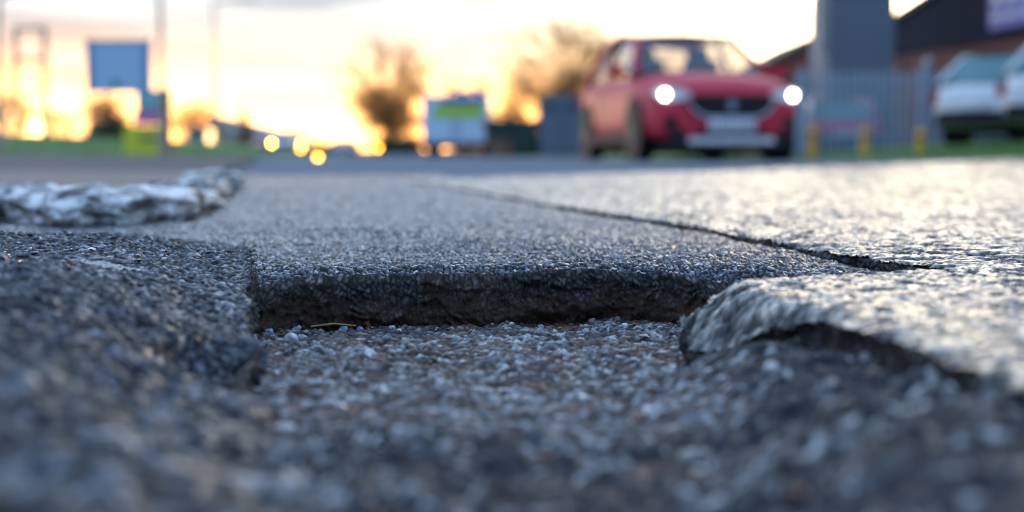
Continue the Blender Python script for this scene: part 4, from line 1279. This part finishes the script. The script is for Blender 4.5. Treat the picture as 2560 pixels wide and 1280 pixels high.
def bare_tree(name, base, height, crown, label, seed, trunk_h=0.25, limbs=13, sub=9, twigs=13, tw=0.012, lean=0.0, squash=1.0):
    """crown = (rx, rz) of an uneven egg of twigs on a short trunk"""
    rg = random.Random(seed)
    root = empty(name, base, 0, label, 'tree')
    T, C = MB(), MB()
    fork = Vector((lean * 0.3, 0, height * trunk_h))
    r0 = height * 0.022
    T.tube([(0, 0, -0.15), (lean * .1, 0, fork.z * .5), fork], [r0 * 1.35, r0, r0 * .9], 8)
    cz = height - crown[1]
    ctr = Vector((lean, 0, cz))
    def bend(a, b, sag, k=3):
        pts = []
        for i in range(k + 1):
            t = i / k
            pts.append(a.lerp(b, t) + Vector((rg.gauss(0, 1), rg.gauss(0, 1), rg.gauss(0, .5))) * sag * math.sin(math.pi * t))
        return pts
    for i in range(limbs):
        az_ = 2 * math.pi * (i + rg.random() * .7) / limbs
        el_ = math.asin(rg.uniform(-0.8, 1.0))
        k = rg.random() ** .4 * .9
        tip = ctr + Vector((math.cos(az_) * math.cos(el_) * crown[0] * k, math.sin(az_) * math.cos(el_) * crown[0] * k * squash, math.sin(el_) * crown[1] * k))
        lp = bend(fork - Vector((0, 0, rg.uniform(0, .1) * fork.z)), tip, height * .03)
        T.tube(lp, [r0 * .26, r0 * .15, r0 * .09, r0 * .05], 6)
        for j in range(sub):
            t = rg.uniform(.35, 1.0); f_ = t * 3; q = min(int(f_), 2)
            s0 = lp[q].lerp(lp[q + 1], f_ - q)
            d_ = (s0 - ctr).normalized() + Vector((rg.gauss(0, .7), rg.gauss(0, .7), rg.gauss(.25, .55)))
            s1 = s0 + d_.normalized() * crown[0] * rg.uniform(.22, .5)
            sp2 = bend(s0, s1, height * .012, 2)
            C.tube(sp2, [tw * 2.0, tw * 1.5, tw], 4, False)
            for k_ in range(twigs):
                w0 = sp2[0].lerp(sp2[2], rg.uniform(.1, 1))
                dd = (s1 - s0).normalized() + Vector((rg.gauss(0, .6), rg.gauss(0, .6), rg.gauss(.1, .6)))
                w1 = w0 + dd.normalized() * crown[0] * rg.uniform(.10, .30)
                C.tube([w0, w0.lerp(w1, .5) + Vector((rg.gauss(0, .02), 0, rg.gauss(0, .03))), w1], [tw, tw * .8, tw * .45], 3, False)
    T.build('trunk', M['bark'], root, smooth=True)
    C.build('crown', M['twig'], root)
    return root


tb = W(975, 388, 88)
bare_tree('bare_tree', (tb.x, 88, -0.2), 7.9, (3.1, 3.6), 'round crowned bare tree with glow-tinted twigs left of the box van', 3, trunk_h=.17, limbs=60, sub=12, twigs=17, tw=.0056, lean=-.1)
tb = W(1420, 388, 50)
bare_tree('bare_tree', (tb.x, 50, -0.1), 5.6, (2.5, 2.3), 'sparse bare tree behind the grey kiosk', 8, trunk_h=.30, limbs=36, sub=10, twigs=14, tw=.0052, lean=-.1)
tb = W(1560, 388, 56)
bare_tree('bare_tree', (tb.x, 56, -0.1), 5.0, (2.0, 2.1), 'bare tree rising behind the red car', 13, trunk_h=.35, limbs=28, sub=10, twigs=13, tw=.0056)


def bush(name, c, r, label, seed, leaf, n_leaf, size, stems=26, cat='bush', group=None):
    """leafy shrub: branching stems and many small separate leaf faces in an uneven mass"""
    rg = np.random.default_rng(seed); rr = random.Random(seed)
    root = empty(name, c, 0, label, cat, group)
    m = MB()
    for i in range(stems):
        x, y = rr.uniform(-.8, .8) * r[0], rr.uniform(-.7, .7) * r[1]
        tip = Vector((x + rr.gauss(0, .2) * r[0], y, 2 * r[2] * rr.uniform(.55, 1.08) * (1 - .35 * (x / r[0]) ** 2)))
        m.tube([(x * .6, y * .6, -.1), (x * .85, y, tip.z * .5), tip], [.035, .022, .008], 4, False)
    m.build('stems', M['bark'], root)
    nc = max(6, n_leaf // 60)
    cc = rg.normal(0, .45, (nc, 3)); cc = cc / np.maximum(1, np.linalg.norm(cc, axis=1))[:, None]
    which = rg.integers(0, nc, n_leaf)
    p = cc[which] + rg.normal(0, .20, (n_leaf, 3))
    p = p * np.array(r) + np.array([0, 0, r[2]])
    p = p[p[:, 2] > -.05]
    k = len(p)
    a = rg.normal(0, 1, (k, 3)); a /= np.linalg.norm(a, axis=1)[:, None]
    b = np.cross(a, rg.normal(0, 1, (k, 3))); b /= np.linalg.norm(b, axis=1)[:, None]
    s_ = size * rg.uniform(.5, 1.3, (k, 1))
    v = np.stack([p - a * s_, p + b * s_ * .45, p + a * s_, p - b * s_ * .45], 1).reshape(-1, 3)
    me = bpy.data.meshes.new('foliage')
    me.from_pydata(v.tolist(), [], [(4 * i, 4 * i + 1, 4 * i + 2, 4 * i + 3) for i in range(k)])
    me.materials.append(leaf)
    o = bpy.data.objects.new('foliage', me); col.objects.link(o); o.parent = root
    return root


def bush_px(name, x0, x1, ytop, ybot, d, lab, seed, leaf, n_leaf, size, stems=26, cat='bush'):
    a, b_ = W(x0, ybot, d), W(x1, ytop, d)
    bush(name, ((a.x + b_.x) / 2, d, a.z), ((b_.x - a.x) / 2, max(.6, (b_.x - a.x) / 3), (b_.z - a.z) / 2), lab, seed, leaf, n_leaf, size, stems, cat)


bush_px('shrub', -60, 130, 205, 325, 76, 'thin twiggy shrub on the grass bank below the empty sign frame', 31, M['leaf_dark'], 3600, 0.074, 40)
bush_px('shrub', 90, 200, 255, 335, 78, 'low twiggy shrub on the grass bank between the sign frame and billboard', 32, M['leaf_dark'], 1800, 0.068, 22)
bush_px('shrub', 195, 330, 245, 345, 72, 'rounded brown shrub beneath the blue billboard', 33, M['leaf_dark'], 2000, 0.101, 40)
bush_px('hedge', 230, 345, 305, 378, 66, 'dark low hedge beside the totem sign', 34, M['leaf_green'], 6600, 0.108, 20, 'hedge')
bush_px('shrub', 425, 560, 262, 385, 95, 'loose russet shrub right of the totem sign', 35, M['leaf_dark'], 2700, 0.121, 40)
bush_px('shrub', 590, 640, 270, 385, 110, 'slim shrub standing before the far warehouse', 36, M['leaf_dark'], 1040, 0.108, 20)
bush_px('hedge', 690, 880, 352, 396, 100, 'far low hedge running behind the distant cars', 37, M['leaf_green'], 4500, 0.121, 20, 'hedge')
bush_px('hedge', 930, 1060, 340, 398, 82, 'dark hedge at the foot of the bare tree', 38, M['leaf_green'], 4500, 0.108, 20, 'hedge')
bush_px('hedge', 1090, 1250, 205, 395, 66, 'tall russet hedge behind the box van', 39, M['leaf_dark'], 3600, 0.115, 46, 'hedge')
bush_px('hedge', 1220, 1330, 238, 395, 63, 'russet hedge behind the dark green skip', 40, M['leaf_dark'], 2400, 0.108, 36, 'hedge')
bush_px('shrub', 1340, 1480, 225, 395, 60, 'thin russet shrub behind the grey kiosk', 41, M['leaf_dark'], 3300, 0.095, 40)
bush_px('hedge', 1260, 1420, 330, 398, 52, 'dark green hedge between the skip and the kiosk', 42, M['leaf_green'], 5400, 0.095, 20, 'hedge')
bush_px('hedge', 1490, 1640, 300, 398, 58, 'dark hedge hidden partly by the red car', 43, M['leaf_green'], 5400, 0.095, 20, 'hedge')

bush_px('hedge', 1600, 1800, 290, 399, 54, 'dark hedge beyond the red car, left of the gabled shed', 44, M['leaf_green'], 6500, .09, 20, 'hedge')
bush_px('hedge', 1760, 2010, 270, 399, 50, 'dark hedge growing in front of the gabled shed', 45, M['leaf_green'], 7500, .09, 20, 'hedge')

# ================================================================== loose stones in the pothole
def rock_mesh(name, items, material):
    """items: (x, y, z, r, id); one joined mesh with the 'stone' attribute"""
    bm = bmesh.new(); bmesh.ops.create_icosphere(bm, subdivisions=1, radius=1.0)
    base = np.array([v.co[:] for v in bm.verts]); fc = [[v.index for v in f.verts] for f in bm.faces]; bm.free()
    rg = np.random.default_rng(9)
    V, F, A = [], [], []
    for (x, y, z, r, i_) in items:
        v = base * (1 + rg.normal(0, .24, (len(base), 1))) * r * np.array([rg.uniform(.7, 1.3), rg.uniform(.7, 1.3), rg.uniform(.3, .7)])
        a = rg.uniform(0, 6.28); c, s_ = math.cos(a), math.sin(a)
        v = np.stack([v[:, 0] * c - v[:, 1] * s_, v[:, 0] * s_ + v[:, 1] * c, v[:, 2]], -1) + np.array([x, y, z])
        b = len(V) * len(base)
        V.append(v); F += [tuple(k + b for k in f) for f in fc]
        A.append(np.tile([i_, 1.0, rg.random(), 0.0], (len(base), 1)))
    me = bpy.data.meshes.new(name)
    me.from_pydata(np.concatenate(V).tolist(), [], F)
    at = me.color_attributes.new('stone', 'FLOAT_COLOR', 'POINT')
    at.data.foreach_set('color', np.concatenate(A).astype(np.float32).ravel())
    me.materials.append(material)
    o = bpy.data.objects.new(name, me); col.objects.link(o)
    return o


rg = np.random.default_rng(77)
it = []
while len(it) < 520:
    x, y = rg.uniform(-0.30, 0.22), rg.uniform(0.5, 1.47)
    if x < cut_x(y) + 0.004 or y > wall_y(np.array(x)) - 0.02: continue
    if x > 0.14 and y < 1.2 and rg.random() > .3: continue
    edge_ = y > float(wall_y(np.array(x))) - 0.09 or x < cut_x(y) + 0.07
    if not edge_ and rg.random() > .35: continue
    r = float(np.clip(rg.lognormal(math.log(.0017), .5), .0009, .0055))
    it.append((x, y, float(floor_base(np.array(x), np.array(y))) + .004 + r * .4, r, rg.random() ** 1.2))
tag(rock_mesh('loose_gravel', it, M['floor']), 'loose grit and small stones on the pothole floor', 'gravel', kind='stuff')
it = []
while len(it) < 420:
    x, y = rg.uniform(-0.62, -0.15), rg.uniform(0.6, 1.7)
    if x > cut_x(y) - 0.03: continue
    zc_ = float(np.interp(y, [0.2, 0.7, 0.967, 1.2, 1.36, 1.5, 1.7, 2.3], [-0.022, -0.034, -0.038, -0.016, 0.002, 0.010, 0.004, -0.03]))
    dn = float(sstep(0, .15, np.array(float(cut_x(y)) - x))) ** .8
    z = zc_ + (float(mound_top(np.array(x), np.array(y))) - zc_) * dn
    r = float(np.clip(rg.lognormal(math.log(.0024), .4), .0014, .006))
    it.append((x, y, z + .004 + r * .3, r * (1.25 if y < .9 else 1), rg.random() ** .6))
tag(rock_mesh('tarmac_crumbs', it, M['patch']), 'loose dark tarmac crumbs on the raised strip', 'gravel', kind='stuff')

M['pebble'] = simple('pale_pebble', (0.62, 0.63, 0.64), 0.6, noise=0.15, scale=300, bump=.0004)
M['chip'] = simple('blue_grey_chip', (0.30, 0.36, 0.46), 0.5, noise=0.2, scale=300)
M['straw'] = simple('dry_straw', (0.40, 0.26, 0.13), 0.7, noise=0.2, scale=200)
M['rust_leaf'] = simple('dead_leaf', (0.20, 0.085, 0.045), 0.7, noise=0.3, scale=150)


def pebble(name, x, y, r, mat, label, cat, seed, flat=.7, group=None, cat_smooth=False):
    bm = bmesh.new(); bmesh.ops.create_icosphere(bm, subdivisions=3 if cat_smooth else 2, radius=r)
    vs = np.array([v.co[:] for v in bm.verts])
    d = fbm(vs[:, 0] + vs[:, 2] * .7 + seed, vs[:, 1] - vs[:, 2] * .6, r * 1.2, 400 + seed, 3)
    for v, k in zip(bm.verts, d):
        v.co *= 1 + (.5 if cat_smooth else 1.1) * k
        v.co.z *= flat
    me = bpy.data.meshes.new(name); bm.to_mesh(me); bm.free()
    me.polygons.foreach_set('use_smooth', [cat_smooth] * len(me.polygons))
    me.materials.append(mat)
    o = bpy.data.objects.new(name, me); col.objects.link(o)
    o.location = (x, y, float(floor_base(np.array(x), np.array(y))) + .0035 + r * flat * .5)
    return tag(o, label, cat, group)


pebble('pebble', -0.207, 1.325, .0062, M['pebble'], 'round off-white pebble on the pothole floor near the left corner', 'stone', 1, .8, None, True)
for k, (x, y, r) in enumerate(((-.236, 1.375, .0040), (-.213, 1.395, .0046), (-.168, 1.41, .0045), (-.152, 1.42, .0034), (-.120, 1.41, .0038), (-.247, 1.34, .0034), (.03, 1.445, .003))):
    pebble('stone_chip', x, y, r, M['chip'], 'small blue-grey stone chip at the foot of the broken tarmac wall', 'stone', 10 + k, .8, 'stone chips under the broken wall')
zf = float(floor_base(np.array(-.18), np.array(1.405)))
m = MB(); m.tube([(-.200, 1.405, zf + .009), (-.178, 1.408, zf + .0115), (-.155, 1.404, zf + .010)], [.0008, .0010, .0006], 6)
tag(m.build('straw', M['straw']), 'thin dry straw lying at the foot of the broken tarmac wall', 'straw')
m = MB()
m.add([(-.153, 1.43, zf + .006), (-.149, 1.428, zf + .012), (-.1475, 1.43, zf + .020), (-.1450, 1.428, zf + .012), (-.143, 1.431, zf + .006), (-.148, 1.425, zf + .009)],
      [(0, 5, 1), (1, 5, 3, 2), (3, 5, 4)])
lf = m.build('dead_leaf', M['rust_leaf'])
md = lf.modifiers.new('thickness', 'SOLIDIFY'); md.thickness = .0004
tag(lf, 'tiny rust-brown dead leaf shard standing against the broken wall', 'leaf')
